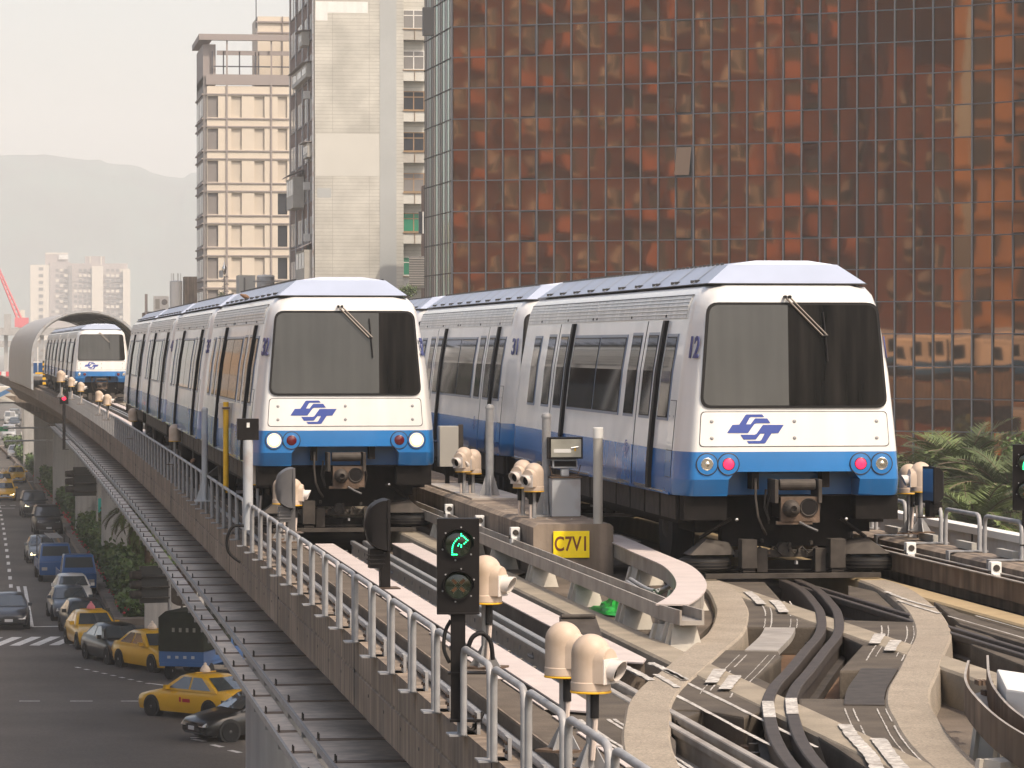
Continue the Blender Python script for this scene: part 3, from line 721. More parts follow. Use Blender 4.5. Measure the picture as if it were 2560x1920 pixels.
band([(1868, 1478), (1888, 1494), (1905, 1510)], .09); band([(1935, 1500), (1950, 1515), (1960, 1530)], .10)
band([(2200, 1584), (2192, 1597), (2186, 1608)], .10); band([(2240, 1600), (2231, 1612), (2224, 1626)], .10)
band([(2110, 1810), (2135, 1842), (2178, 1890), (2195, 1925)], .09); band([(2195, 1845), (2220, 1880), (2262, 1930)], .10)
band([(2215, 1478), (2270, 1500), (2335, 1518)], .05); band([(2245, 1500), (2290, 1515), (2350, 1533)], .05)
for x in (XL + .33, XL + .60):
    ribbon([Vector((x, y)) for y in (22.5, 25, 28.6)], .03, -.002, PAINT, .008)
    ribbon([Vector((x, y)) for y in (27.0, 27.7, 28.5)], .06, ZP, PAINT, .012)
for x in (XL - .43, XL - .67):
    for d in (-.022, .022): ribbon([Vector((x + d, y)) for y in (17, 19.5, 22, 24.4)], .028, -.002, PAINT, .012)
for x in (XR + .33, XR + .6): ribbon([Vector((x, y)) for y in (24, 28, 33)], .02, ZP, PAINT, .006)
for o in (.045, -.045): # worn bright patches on rails
    pass
ribbon([Vector(offs(.082, 24.2, 25.6)[0]), Vector(offs(.082, 24.2, 25.6)[-1])], .085, .024, PAINT); ribbon([Vector(offs(-.082, 24.0, 25.4)[0]), Vector(offs(-.082, 24.0, 25.4)[-1])], .085, .024, PAINT)
# steel plates carrying the crossover mats over the pits
def plate(o0, o1, y0, y1, m): return xpath(o0, o1, .004, -.05, y0, y1, m, 'mat_plate', 0)
plate(-.60, -.32, 29.2, 32.1, BEAM); plate(.47, .76, 25.0, 28.3, UNDER2)
mb = MB(); a = [P(u, v, -.07) for u, v in ((1290, 1440), (1655, 1632), (1745, 1592), (1790, 1548), (1775, 1500), (1740, 1462), (1560, 1390), (1400, 1395))]; mb.prism([(p.x, p.y, BED) for p in a], [(p.x, p.y, -.07) for p in a], CONC2); mb.sweep([(5.62, BED), (5.98, BED), (5.98, -.07), (5.62, -.07)], [y for y in YS if 39 < y < 142], CONC2); part(mb, 'track_bed')
# central walkway between the tracks, ending in a block
mb = MB(); mb.sweep([(5.98, BED), (6.92, BED), (6.92, .49), (6.88, .52), (6.04, .52), (5.98, .48)], [40.8, 46, 52, 60, 66, 75, 90, 105, 120, 140], CONC); part(mb, 'walkway')
mb = MB(); rg = random.Random(2)
for k in range(90):
    x, y = rg.uniform(6.05, 6.85), rg.uniform(41.5, 58); r = rg.uniform(.008, .022); mb.lathe([(r, .521), (r * .6, .524), (0, .524)], PAINT, TR((x, y, 0)), 7)
part(mb, 'droppings')
mb = MB(); mb.sweep([(6.1, .522), (6.85, .522), (6.85, .545), (6.1, .545)], [47.3, 49.2, 52.5], DECKP); part(mb, 'walkway_plate')
# grey pipes along the left wall
mb = MB(); mb.tube([(3.40, y, -.12) for y in frange(16, 60, 4)], .035, 8, STEEL); mb.tube([(3.36, y, -.32 + .05 * math.sin(y * 1.3)) for y in frange(16, 26, .6)], .022, 7, CABLE); part(mb, 'conduit', smooth=40)

# ------------------------------------------------------------------ guide beams on castings
def channel(path, z0, z1, w, m, cover=None):
    mb = MB(); h = w / 2; t = .02
    mb.sweep_path([(-h, z0), (h, z0), (h, z1), (h - t, z1), (h - t, z0 + t * 2), (-h + t, z0 + t * 2), (-h + t, z1), (-h, z1)], path, m)
    if cover: mb.sweep_path([(-h - .015, z1), (h + .015, z1), (h + .015, z1 + .012), (-h - .015, z1 + .012)], path, cover)
    return mb
def support(par, x, y, rz, ztop, BED=-.065):
    mb = MB(); T = TR((x, y, 0)) @ RZ(rz)
    a = [T @ Vector(p) for p in ((-.15, -.22, BED), (.15, -.22, BED), (.15, .22, BED), (-.15, .22, BED))]; b = [T @ Vector(p) for p in ((-.10, -.10, ztop), (.10, -.10, ztop), (.10, .10, ztop), (-.10, .10, ztop))]
    mb.prism(a, b, SUPP)
    for q in (-.1, .1):
        a = [T @ Vector(p) for p in ((-.19, q - .02, BED), (-.14, q - .02, BED), (-.14, q + .02, BED), (-.19, q + .02, BED))]; b = [T @ Vector(p) for p in ((-.13, q - .02, ztop), (-.09, q - .02, ztop), (-.09, q + .02, ztop), (-.13, q + .02, ztop))]
        mb.prism(a, b, SUPP)
    return mb.build('support', par)
g1 = thing('guide_beam', 'long straight steel guide beam on cast stands between the two tracks', 'guide beam', group='steel guide beams along the tracks')
pth = [(5.78, y) for y in (52, 46, 41, 37, 34, 32, 31)] + [(5.83, 30.3)]
channel(pth, .17, .30, .22, BEAM).build('channel', g1)
for y in (30.6, 33., 35.9, 38.9, 42., 45., 48.): support(g1, 5.80, y, 0, .17)
g2 = thing('guide_beam', 'curved steel guide beam with pale flat cover, bending round beside the green sheet', 'guide beam', group='steel guide beams along the tracks')
pc = spline([P(u, v, .30).xy for u, v in ((1520, 1338), (1560, 1356), (1610, 1379), (1655, 1398), (1692, 1415), (1718, 1438), (1729, 1464), (1714, 1490), (1680, 1512))], 5)
pc = [(p.x, p.y) for p in pc]
channel(pc, .13, .29, .24, BEAM).build('channel', g2)
mb = MB(); mb.sweep_path([(-.145, .292), (.145, .292), (.145, .306), (-.145, .306)], pc, MAT_); mb.build('cover_plate', g2)
for k in (10, 24, 40):
    support(g2, pc[k][0], pc[k][1], .3, .13)
mb = MB()
for k in range(3): mb.tube(spline([Vector((P(u, v, .1).x, P(u, v, .1).y, .05 + k * .03)) for u, v in ((1560 + k * 8, 1450), (1610 + k * 9, 1478), (1650 + k * 10, 1470), (1672 + k * 10, 1440), (1676 + k * 9, 1405))], 6), .022, 8, STEEL)
tag(mb.build('cable_bundle', smooth=50), 'bundle of grey cables looping inside the curved guide beam', 'cables')
g3 = thing('guide_beam', 'rusty open guide trough with flared end at the lower right', 'guide beam', group='steel guide beams along the tracks')
l3 = spline([P(u, v, .30).xy for u, v in ((2424, 1668), (2416, 1690), (2424, 1716), (2444, 1742), (2480, 1778), (2525, 1812), (2590, 1850))], 5); r3 = spline([P(u, v, .30).xy for u, v in ((2472, 1655), (2474, 1675), (2480, 1700), (2492, 1724), (2524, 1762), (2566, 1795), (2630, 1835))], 5)
mb = MB()
for q, sg in ((l3, 1), (r3, -1)):
    n = len(q); mb.grid([[(p.x, p.y, .09) for p in q], [(p.x, p.y, .30 + .05 * max(0, 1 - k / 5.)) for k, p in enumerate(q)]], BEAMR); mb.grid([[(p.x - .018, p.y, .30 + .05 * max(0, 1 - k / 5.)) for k, p in enumerate(q)], [(p.x - .018, p.y, .09) for p in q]], BEAMR); mb.grid([[(p.x, p.y, .30 + .05 * max(0, 1 - k / 5.)) for k, p in enumerate(q)], [(p.x - .018, p.y, .30 + .05 * max(0, 1 - k / 5.)) for k, p in enumerate(q)]], BEAM)
mb.grid([[(p.x, p.y, .10) for p in l3], [(p.x, p.y, .10) for p in r3]], BEAM); mb.grid([[(p.x, p.y, .085) for p in l3], [(p.x, p.y, .085) for p in r3]], BEAMR); mb.build('trough', g3, fix=False)
mb = MB()
for u, v in ((2458, 1712), (2474, 1738)):
    p = P(u, v, .1)
    for k in range(4): mb.box(p.x - .05 + k * .03, p.x - .03 + k * .03, p.y - .06, p.y + .06, .1, .135, RUST)
mb.build('bracket', g3)
mb = MB(); mb.tube(spline([Vector((*P(u, v, .16).xy, .16)) for u, v in ((2486, 1738), (2492, 1765), (2520, 1795), (2560, 1822), (2600, 1845))], 5), .035, 10, STEEL); mb.build('conduit', g3, smooth=50)
p = P(2436, 1822, BED); support(g3, 6.4, 22.6, .4, .09, -.27); support(g3, 5.95, 20.9, .4, .09, -.27)
# guide beam along the right wall and the one beside each train further off
g4 = thing('guide_beam', 'dark straight guide beam along the right parapet wall', 'guide beam', group='steel guide beams along the tracks')
mb = MB(); mb.sweep([(9.72, .08), (9.92, .08), (9.92, .28), (9.90, .28), (9.90, .12), (9.74, .12), (9.74, .28), (9.72, .28)], [y for y in YS if y < 150], BEAMR); mb.sweep([(9.70, .28), (9.745, .28), (9.745, .292), (9.70, .292)], [y for y in YS if y < 150], BEAM); mb.sweep([(9.89, .28), (9.925, .28), (9.925, .292), (9.89, .292)], [y for y in YS if y < 150], BEAM); mb.build('channel', g4)
mb = MB(); mb.sweep([(9.66, BED), (10.02, BED), (10.02, -.1), (9.7, -.1)], [y for y in YS if y < 150], UNDER); part(mb, 'kerb')
# flat white cover box at the lower right edge
mb = MB(); a = [P(u, v, .36) for u, v in ((2492, 1672), (2600, 1688), (2640, 1740), (2516, 1722))]
mb.prism([(p.x, p.y, .05) for p in a], [(p.x, p.y, .36) for p in a], WHITEP); tag(mb.build('cover_box', bevel=.015), 'flat white cover box beside the rusty trough at lower right', 'cover box')

# ------------------------------------------------------------------ handrail hoops
def hoop_mesh(n):
    mb = MB(); r = .0245; L_ = 1.42; h = .62
    pts = [(0, 0, 0), (0, 0, h - .12), (0, .012, h - .05), (0, .05, h - .012), (0, .12, h), (0, L_ - .12, h), (0, L_ - .05, h - .012), (0, L_ - .012, h - .05), (0, L_, h - .12), (0, L_, 0)]
    mb.tube(pts, r, n, STEEL); return mb
hp = hoop_mesh(12).build('handrail', smooth=50); tag(hp, 'grey tubular handrail hoop standing on the left edge of the viaduct', 'handrail', 'grey handrail hoops on the left edge')
mb = MB(); mb.box(-.10, .10, -.17, .05, -.012, .0, STEEL); mb.box(.10, .125, -.15, .03, -.012, .15, STEEL)
for q in (-.11, -.01):
    for z in (.05, .11): mb.cyl((.10, q, z), (.085, q, z), .014, n=6, m=RUST)
bp = mb.build('base_plate', hp)
k = 0; y = 17.22
while y < 168:
    o = hp if k == 0 else dup(hp) if y < 70 else hp.copy()
    if k and y >= 70: C.objects.link(o)
    o.location = (3.17 + bend(y), y, -.17); y += 1.6; k += 1
mb = MB(); mb.box(-.37, .07, -.10, .03, .226, .24, STEEL); mb.box(-.37, -.355, -.10, .03, .02, .226, STEEL); mb.box(-.06, .0, .12, .75, .23, .31, PALE2)
for q in (-.07, 0.): mb.cyl((-.355, q, .07), (-.375, q, .07), .014, n=6, m=RUST)
rbk = mb.build('base_plate')
for k in range(12):
    y = 29.3 + k * 1.62; o = hp.copy(); C.objects.link(o); o.location = (10.36, y, .14); o['label'] = 'grey tubular handrail hoop on the right parapet wall'; o['group'] = 'handrail hoops on the right parapet'
    mb = None
    b = rbk if k == 0 else rbk.copy(); b.parent = o
    if k: C.objects.link(b)
# pale topped outer panel beyond the right parapet
mb = MB(); mb.box(11.0, 11.1, 20, 60, -.2, .42, PALE); mb.box(10.95, 11.14, 20, 60, .42, .5, WHITEP)
for y in frange(20, 60, 2.5): mb.box(10.985, 11.0, y, y + .03, -.2, .42, SEAM)
tag(mb.build('outer_panel'), 'grey side panel with a white top edge beyond the right handrail', 'panel')

# ------------------------------------------------------------------ signals
def ring_led(mb, pts, m, r, y): 
    for x, z in pts: mb.lathe([(r, 0), (r * .7, r * .6), (0, r * .8)], m, TR((x, y, z)) @ RX(PI / 2), 8)
ARR = [(430, 1215), (430, 1240), (452, 1243), (475, 1263), (495, 1285), (517, 1303), (493, 1328), (472, 1348), (398, 1270), (370, 1290), (350, 1315), (330, 1342), (318, 1368), (312, 1393), (308, 1418), (306, 1445), (306, 1470), (305, 1497), (325, 1497), (345, 1497), (368, 1497), (388, 1375), (400, 1352), (430, 1368), (430, 1393)]
def signal(name, label, loc, rz, h_post, arrow=True, red=False):
    t = thing(name, label, 'signal', loc, rz, 'black two-lamp railway signals')
    mb = MB(); mb.box(-.15, .15, -.06, .07, 0, .68, BLACK); mb.box(-.152, .152, -.064, -.055, -.002, .012, BLACK); mb.build('housing', t, bevel=.008)
    mb = MB(); mb.box(-.052, .052, -.03, .05, -h_post, 0, BLACK); mb.box(-.075, .2, -.05, .07, -h_post + .33, -h_post + .345, BLACK); mb.box(-.06, .17, -.05, .07, -h_post - .01, -h_post + .012, BLACK)
    mb.box(-.062, -.052, -.02, .04, -h_post + .5, -h_post + .53, STEEL); mb.build('post', t, bevel=.004)
    for z, green in ((.50, True), (.205, False)):
        l = MB(); l.lathe([(.105, 0), (.105, .018), (.094, .018), (.094, .004)], BLACK, TR((.0, -.06, z)) @ RX(PI / 2), 32); l.lathe([(.094, .004), (.05, .012), (0, .014)], LENS, TR((0, -.06, z)) @ RX(PI / 2), 32)
        for a in range(6):
            an = a * PI / 3 + .35; l.lathe([(.007, 0), (.005, .006), (0, .007)], STEEL, TR((.118 * math.cos(an), -.06, z + .118 * math.sin(an))) @ RX(PI / 2), 8)
        lo = l.build('lens', t, smooth=40)
        v = MB(); rows = []
        for a in range(17):
            an = math.radians(-10 + a * 200 / 16); dp = .02 + .10 * math.sin(max(0., min(PI, an + .15)))
            rows.append([(.103 * math.cos(an), -.07, z + .103 * math.sin(an)), (.108 * math.cos(an), -.07 - dp, z + .108 * math.sin(an)), (.111 * math.cos(an), -.07 - dp, z + .111 * math.sin(an)), (.107 * math.cos(an), -.07, z + .107 * math.sin(an))])
        v.grid(rows, BLACK); v.build('visor', t, smooth=40)
        if green and arrow:
            e = MB(); k = .083 / 160; ring_led(e, [((x - 390) * k, z + (1352 - y) * k) for x, y in ARR], LED, .0052, -.074); e.build('green_arrow', lo)
        elif green: pass
        else:
            e = MB()
            if red:
                e.lathe([(.075, 0), (.06, .01), (0, .014)], REDON, TR((0, -.074, z)) @ RX(PI / 2), 20); e.build('red_lamp', lo)
            else:
                for a in (PI / 4, -PI / 4):
                    for q in range(-5, 6):
                        for w in (-.014, .014):
                            e.lathe([(.0026, 0), (0, .003)], LEDW, TR((q * .0125 * math.cos(a) - w * math.sin(a), -.0755, z + q * .0125 * math.sin(a) + w * math.cos(a))) @ RX(PI / 2), 6)
                    for q in (-.04, .04):
                        T = TR((q * math.cos(a), -.0742, z + q * math.sin(a))) @ RY(-a); e.box(-.02, .02, -.001, .0005, -.010, .010, LEDO, T)
                e.build('unlit_cross', lo)
    return t
pt = PX(1145, 1534, 3.14)
s1 = signal('railway_signal', 'black signal with a lit green bent arrow over an unlit cross', (pt.x, pt.y, pt.z), -math.atan2(pt.x, pt.y) * .75, .76)
mb = MB(); mb.tube(spline([Vector((.06, -.02, -.28)), Vector((.10, -.03, -.17)), Vector((.17, -.02, -.14)), Vector((.23, 0, -.2)), Vector((.25, .02, -.33))], 6), .017, 8, BLACKM); mb.tube(spline([Vector((-.05, .03, -.05)), Vector((-.09, .02, -.13)), Vector((-.1, 0, -.25)), Vector((-.06, .0, -.35))], 6), .014, 8, BLACKM)
mb.tube(spline([Vector((.03, 0, -.79)), Vector((.09, -.02, -.83)), Vector((.14, .02, -.78)), Vector((.18, .05, -.71))], 6), .016, 8, BLACKM); mb.build('cable', s1, smooth=50)
pt = PX(2568, 1275, 10.42)
signal('railway_signal', 'black signal at the right edge of the picture in front of the palm', (pt.x, pt.y, pt.z), -.25, .7)
pt = PX(160, 1010, 3.1 + bend(205))
signal('railway_signal', 'distant black signal showing a red lamp beside the far train', tuple(pt), 0, 1.6, False, True)

# ------------------------------------------------------------------ cream sensor heads
def head_parts(t, post, base=True, hi=True):
    n = 28 if hi else 14
    mb = MB(); mb.lathe([(.118, 0), (.121, .004), (.121, .05), (.117, .055), (.117, .22)] + [(.117 * math.cos(a), .22 + .117 * math.sin(a)) for a in [k * PI / 16 for k in range(1, 9)]], CREAM, None, n); mb.lathe([(.122, -.012), (.124, -.006), (.122, 0)], YELLOW if hi else CREAM, None, n)
    # square neck that carries the visor, with its own rounded roof
    a = []; b = []
    for k in range(9):
        an = PI * k / 8; a.append((.02, .1 * math.cos(an), .20 + .11 * math.sin(an))); b.append((.135, .085 * math.cos(an), .17 + .085 * math.sin(an)))
    a += [(.02, -.1, .05), (.02, .1, .05)]; b += [(.135, -.085, .05), (.135, .085, .05)]
    mb.prism(a, b, CREAM); mb.build('dome', t, smooth=35)
    mb = MB(); mb.box(.135, .143, -.083, .083, .045, .195, CREAM2); mb.build('face_plate', t, bevel=.003)
    mb = MB(); T = TR((.143, 0, .125)) @ RY(PI / 2); rows = []
    for k in range(25):
        an = 2 * PI * k / 24; dp = .035 + .055 * (1 + math.cos(an)) / 2 * 1.0
        c, s_ = math.cos(an), math.sin(an)
        rows.append([T @ Vector((-.062 * c, .062 * s_, 0)), T @ Vector((-.062 * c, .062 * s_, dp)), T @ Vector((-.056 * c, .056 * s_, dp)), T @ Vector((-.056 * c, .056 * s_, .002))])
    mb.grid(rows, CREAM2); mb.lathe([(.056, .003), (0, .003)], BLACK, T, 20); mb.build('visor', t, smooth=50)
    mb = MB(); mb.cyl((0, 0, -post), (0, 0, 0), .028, n=12, m=STEEL); mb.tube([(.035, -.02, -.02), (.045, -.02, -post * .4), (.03, -.03, -post + .05)], .016, 7, CABLE); mb.cyl((.04, -.02, -.16), (.04, -.02, -.01), .026, n=9, m=BLACKM)
    for an in (0, PI / 2, PI, 3 * PI / 2):
        T = TR((0, 0, -post)) @ RZ(an); mb.prism([T @ Vector(p) for p in ((.02, -.005, 0), (.12, -.005, 0), (.02, -.005, .16))], [T @ Vector(p) for p in ((.02, .005, 0), (.12, .005, 0), (.02, .005, .16))], STEEL)
    mb.box(-.13, .13, -.13, .13, -post - .015, -post, RUST); mb.build('post', t, smooth=40)
HG = 'cream domed heads on posts along the tracks'
h0 = thing('sensor_head', 'larger front cream domed head with its round visor facing right, lower middle', 'sensor head', (0, 0, 0), 0, HG); head_parts(h0, .46)
def place(o, u0, v0, X, rz, label):
    p = PX(u0, v0, X); r = o if o.location.length < 1e-6 else dup(o); r.location = p; r.rotation_euler = (0, 0, rz); r['label'] = label; return r
place(h0, 1477, 1726, 3.40, -.72, 'cream domed head with round visor facing right, front one of the nearest pair')
def head(u, v, X, rz, label, post=.46):
    t = dup(h0, label=label); p = PX(u, v, X); t.location = p; t.rotation_euler = (0, 0, rz); return t
head(1409, 1688, 3.42, -.72, 'cream domed head half hidden behind the front one of the nearest pair')
head(1213, 1505, 3.36, -.55, 'cream domed head peeking out behind the green arrow signal')
head(1160, 1178, 6.20, -2.35, 'cream domed head on the far pair on the walkway, left of its pair'); head(1182, 1183, 6.33, -2.35, 'cream domed head on the far pair on the walkway, right of its pair')
head(1307, 1218, 6.16, -2.35, 'cream domed head left of the pair beside the floodlight cabinet'); head(1335, 1227, 6.2, -2.35, 'cream domed head right of the pair beside the floodlight cabinet')
head(645, 1210, 3.4, -.2, 'cream domed head behind the grey post with the black box')
head(704, 1258, 3.5, -.2, 'cream domed head left of the pair beside the grey floodlight'); head(732, 1262, 3.52, -.2, 'cream domed head tucked behind the grey floodlight')
head(437, 1102, 3.2, 1.2, 'cream domed head in front of the third carriage of train 32'); head(332, 1052, 3.2 + bend(95), 1.2, 'cream domed head in front of the last carriage of train 32')
for u, v, y, w in ((268, 1012, 128, 'nearest'), (247, 1002, 138, 'second nearest'), (202, 978, 170, 'middle'), (178, 966, 195, 'second farthest'), (152, 954, 230, 'farthest')):
    head(u, v, 3.2 + bend(y), -.2, 'tiny cream domed head before the far train, %s of five' % w)
head(2273, 1232, 10.3, -.3, 'cream domed head at the right edge of train 12'); head(2302, 1228, 10.3, PI, 'cream domed head behind the blue glass floodlight')

# ------------------------------------------------------------------ side-on floodlights (dish back, flat glass front)
def flood(label, u, v, X, rz, h, dark=True, glass=GLASSD):
    p = PX(u, v, X); m = BLACK if dark else PALE_D
    t = thing('floodlight', label, 'floodlight', p, rz, 'floodlights on short posts')
    mb = MB(); rows = []
    for k in range(7):
        f = k / 6.; w = math.sqrt(max(0., 1 - f * f)); x = -.19 * f
        rows.append([(x, s * (.05 + .10 * w) * (1 if abs(s) == 1 else .8), h + .2 + q * (.03 + .20 * w)) for s, q in ((-1, -1), (0, -1.08), (1, -1), (1.12, 0), (1, 1), (0, 1.08), (-1, 1), (-1.12, 0))])
    mb.grid(rows, m, True); mb.face(rows[-1], m); mb.build('dish', t, smooth=60)
    mb = MB(); mb.box(0, .03, -.155, .155, h - .04, h + .44, m); mb.build('frame', t, bevel=.006)
    mb = MB(); mb.box(.03, .034, -.13, .13, h - .01, h + .41, glass); mb.build('glass', t)
    mb = MB(); mb.box(-.15, -.02, -.07, .07, h - .2, h - .02, m)
    for z in (-.17, -.13, -.09): mb.box(-.16, -.01, -.08, .08, h + z, h + z + .015, m)
    mb.prism([(-.045, -.06, 0), (.045, -.06, 0), (.045, .06, 0), (-.045, .06, 0)], [(-.05, -.07, h - .1), (.04, -.07, h), (.04, .07, h), (-.05, .07, h - .1)], m)
    mb.box(-.13, .13, -.13, .13, -.012, 0, RUST); mb.build('mount', t, bevel=.004)
    return t
PALE_D = M('dark grey enamel', (.09, .085, .085), .5, var=.2, vs=5.)
flood('black side-on floodlight with rounded back standing left of the green arrow signal', 962, 1468, 3.42, .05, .38)
flood('grey side-on floodlight with rounded back in front of the left train', 728, 1330, 3.26, .05, .32, False)
fq = flood('black floodlight with blue reflecting glass at the right parapet', 2325, 1292, 10.25, -2.86, .22, True, M('blue reflecting glass', (.05, .11, .2), .08, coat=1.)); fq.scale = (.82, .82, .86)

# ------------------------------------------------------------------ poles, cabinets and the sign
def pole(label, u, v0, v1, X, r, m, cap=True, flare=True, name='pole', capm=None):
    a, b = PX(u, v0, X), PX(u, v1, X); h = b.z - a.z
    t = thing(name, label, 'pole', a, 0, 'poles beside the tracks')
    mb = MB(); mb.cyl((0, 0, 0), (0, 0, h), r, n=18, m=m)
    if cap: mb.lathe([(r * 1.12, h - .02), (r * 1.12, h + .0), (r * .9, h + .03), (0, h + .045)], capm or m, None, 18)
    if flare:
        for an in (0, PI / 2, PI, 1.5 * PI):
            T = RZ(an); mb.prism([T @ Vector(p) for p in ((r * .8, -.006, 0), (r + .09, -.006, 0), (r * .8, -.006, .32))], [T @ Vector(p) for p in ((r * .8, .006, 0), (r + .09, .006, 0), (r * .8, .006, .32))], m)
        mb.box(-.17, .17, -.17, .17, -.02, 0, m)
    mb.build('shaft', t, smooth=40); return t
pole('grey pole with domed top standing left on the walkway between trains', 1224, 1240, 1018, 6.45, .055, STEEL); pole('grey pole with domed top just left of the floodlight cabinet', 1366, 1286, 1040, 6.42, .055, STEEL)
t = pole('grey brown post with a white cap right of the yellow plate', 1495, 1435, 1070, 6.75, .057, PALE2, False, False, capm=None)
mb = MB(); h = PX(1495, 1070, 6.75).z - PX(1495, 1435, 6.75).z; mb.lathe([(.062, h - .12), (.062, h), (.055, h + .006), (0, h + .008)], WHITEP, None, 18); mb.build('cap', t, smooth=40)
pole('silver pole with flared foot in front of the second carriage of train 32', 512, 1250, 1025, 3.12, .052, PALE)
t = pole('yellow pole carrying a pale plate, left of the black box post', 565, 1232, 1005, 3.2, .042, YELLOW, False, False)
mb = MB(); mb.box(-.11, .12, .04, .06, .98, 1.36, CREAM2); mb.box(-.06, .06, -.05, .05, 1.26, 1.30, RUST); mb.build('plate', t, bevel=.004)
t = pole('light grey post topped by a black square box with a white label', 620, 1325, 1100, 3.16, .068, PALE, False, False)
h = PX(620, 1100, 3.16).z - PX(620, 1325, 3.16).z
mb = MB(); mb.box(-.145, .145, -.05, .1, h, h + .29, BLACK); mb.build('box', t, bevel=.006); mb = MB(); mb.box(-.02, .02, -.054, -.05, h + .17, h + .235, WHITEP); mb.build('label_plate', t)
mb = MB(); mb.tube(spline([Vector((-.06, -.02, .06)), Vector((-.2, -.03, .05)), Vector((-.28, 0, -.1)), Vector((-.26, .0, -.3)), Vector((-.1, 0, -.44))], 6), .02, 8, BLACKM); mb.build('cable', t, smooth=50)
# black cabinet behind silver pole
p = PX(505, 1190, 3.5); mb = MB(); mb.box(p.x - .16, p.x + .16, p.y, p.y + .2, -.1, .85, BLACK); mb.box(p.x - .17, p.x - .16, p.y + .05, p.y + .12, .4, .6, STEEL); tag(mb.build('equipment_case', bevel=.01), 'tall black equipment case behind the silver pole', 'case')
# beige metal box on a leg
p = PX(1120, 1166, 6.4); t = thing('equipment_cabinet', 'pale upright metal cabinet on a dark leg at the far end of the walkway', 'cabinet', p)
mb = MB(); mb.box(-.14, .14, -.14, .14, 0, .60, PALE2); mb.build('case', t, bevel=.008); mb = MB(); mb.box(-.04, .02, -.03, .05, -.30, 0, UNDER); mb.box(.16, .23, .02, .1, -.3, .62, UNDER2); mb.prism([(-.13, 0, 0), (.02, 0, 0), (-.02, 0, -.18)], [(-.13, .02, 0), (.02, .02, 0), (-.02, .02, -.18)], UNDER); mb.build('leg', t)
# floodlight cabinet and lamp
p = PX(1412, 1314, 6.62); fc = thing('lamp_cabinet', 'pale rust streaked cabinet on the walkway end, under the square lamp', 'cabinet', (p.x, p.y, .522))
mb = MB(); mb.box(-.175, .175, -.12, .14, 0, .47, PALE); mb.build('case', fc, bevel=.008)
mb = MB(); mb.box(-.19, .19, -.135, .155, .47, .485, RUST); mb.box(-.18, .18, -.13, .15, -.0, .008, RUST); mb.build('lid', fc)
fl = thing('floodlight', 'square floodlight with clear glass and a lamp tube, on top of the rusty cabinet', 'floodlight', (p.x, p.y, 1.008), 0, 'floodlights on short posts')
mb = MB(); mb.box(-.05, .05, -.04, .06, 0, .1, PALE); mb.box(-.16, .15, -.06, .12, .10, .21, BLACK); mb.build('mount', fl, bevel=.02)
for sg in (1, -1):
    mb = MB(); mb.tube([(sg * .05, 0, .01), (sg * .16, -.02, .02), (sg * .19, -.02, .14)], .008, 6, RUST); mb.build('bracket', fl)
mb = MB(); mb.box(-.205, .205, -.10, -.085, .215, .475, BLACK); mb.box(-.205, .205, -.085, .1, .215, .235, BLACK); mb.box(-.205, .205, -.085, .1, .455, .475, BLACK); mb.box(-.205, -.185, -.085, .1, .235, .455, BLACK); mb.box(.185, .205, -.085, .1, .235, .455, BLACK); mb.build('housing', fl)
mb = MB(); mb.box(-.183, .183, -.104, -.10, .237, .453, M('floodlight reflector', (.52, .50, .42), .28, metal=.5, var=.3, vs=3.)); mb.build('reflector', fl); mb = MB(); mb.box(-.15, .06, -.108, -.104, .29, .335, WHITEP); mb.cyl((.06, -.106, .345), (.15, -.106, .36), .012, n=8, m=CHROME); mb.box(.1, .12, -.11, -.104, .31, .35, YELLOW); mb.build('lamp_tube', fl)
# yellow plate C7V1
p0 = P(1300, 1318, .52); yb = 40.79
c = aty = ray(1428, 1361); tt = yb / c[1]; sx, sz = c[0] * tt, ZC + c[2] * tt
yp = thing('track_sign', 'yellow plate reading C7V1 on the end of the concrete walkway', 'sign', (sx, yb - .01, sz))
mb = MB(); mb.box(-.212, .212, -.008, .008, -.155, .155, SIGNY); mb.build('plate', yp, bevel=.003)
put_mesh(text_mesh('C7V1', .235, SIGNT, .001, .72), 'lettering', yp, TR((0, -.0105, 0)) @ RX(PI / 2))
# small white boxes on the walkway kerb and right wall
wb = thing('wheel_detector', 'x', 'detector box', (0, 0, 0), 0, 'small white boxes on the guide beams')
mb = MB(); mb.box(-.045, .045, -.05, .05, -.02, .13, WHITEP); mb.box(-.045, .02, -.10, -.05, -.02, .04, WHITEP); mb.build('case', wb, bevel=.01); wb.scale = (1.25, 1.25, 1.25)
mb = MB(); mb.cyl((.0, -.06, .08), (.0, -.05, .08), .028, n=12, m=UNDER2); mb.cyl((-.06, -.02, .04), (-.045, -.02, .04), .02, n=8, m=UNDER2); mb.build('eye', wb)
for k, (u, v, X, lb) in enumerate(((1287, 1352, 5.9, 'small white box on the straight guide beam, nearest of three'), (1199, 1320, 5.9, 'small white box on the straight guide beam, middle of three'), (1122, 1290, 5.9, 'small white box on the straight guide beam, farthest of three'), (2487, 1444, 9.85, 'small white box on the right guide beam, nearer one'), (2275, 1392, 9.85, 'small white box on the right guide beam, by the train'))):
    o = wb if k == 0 else dup(wb); o.location = PX(u, v, X); o['label'] = lb
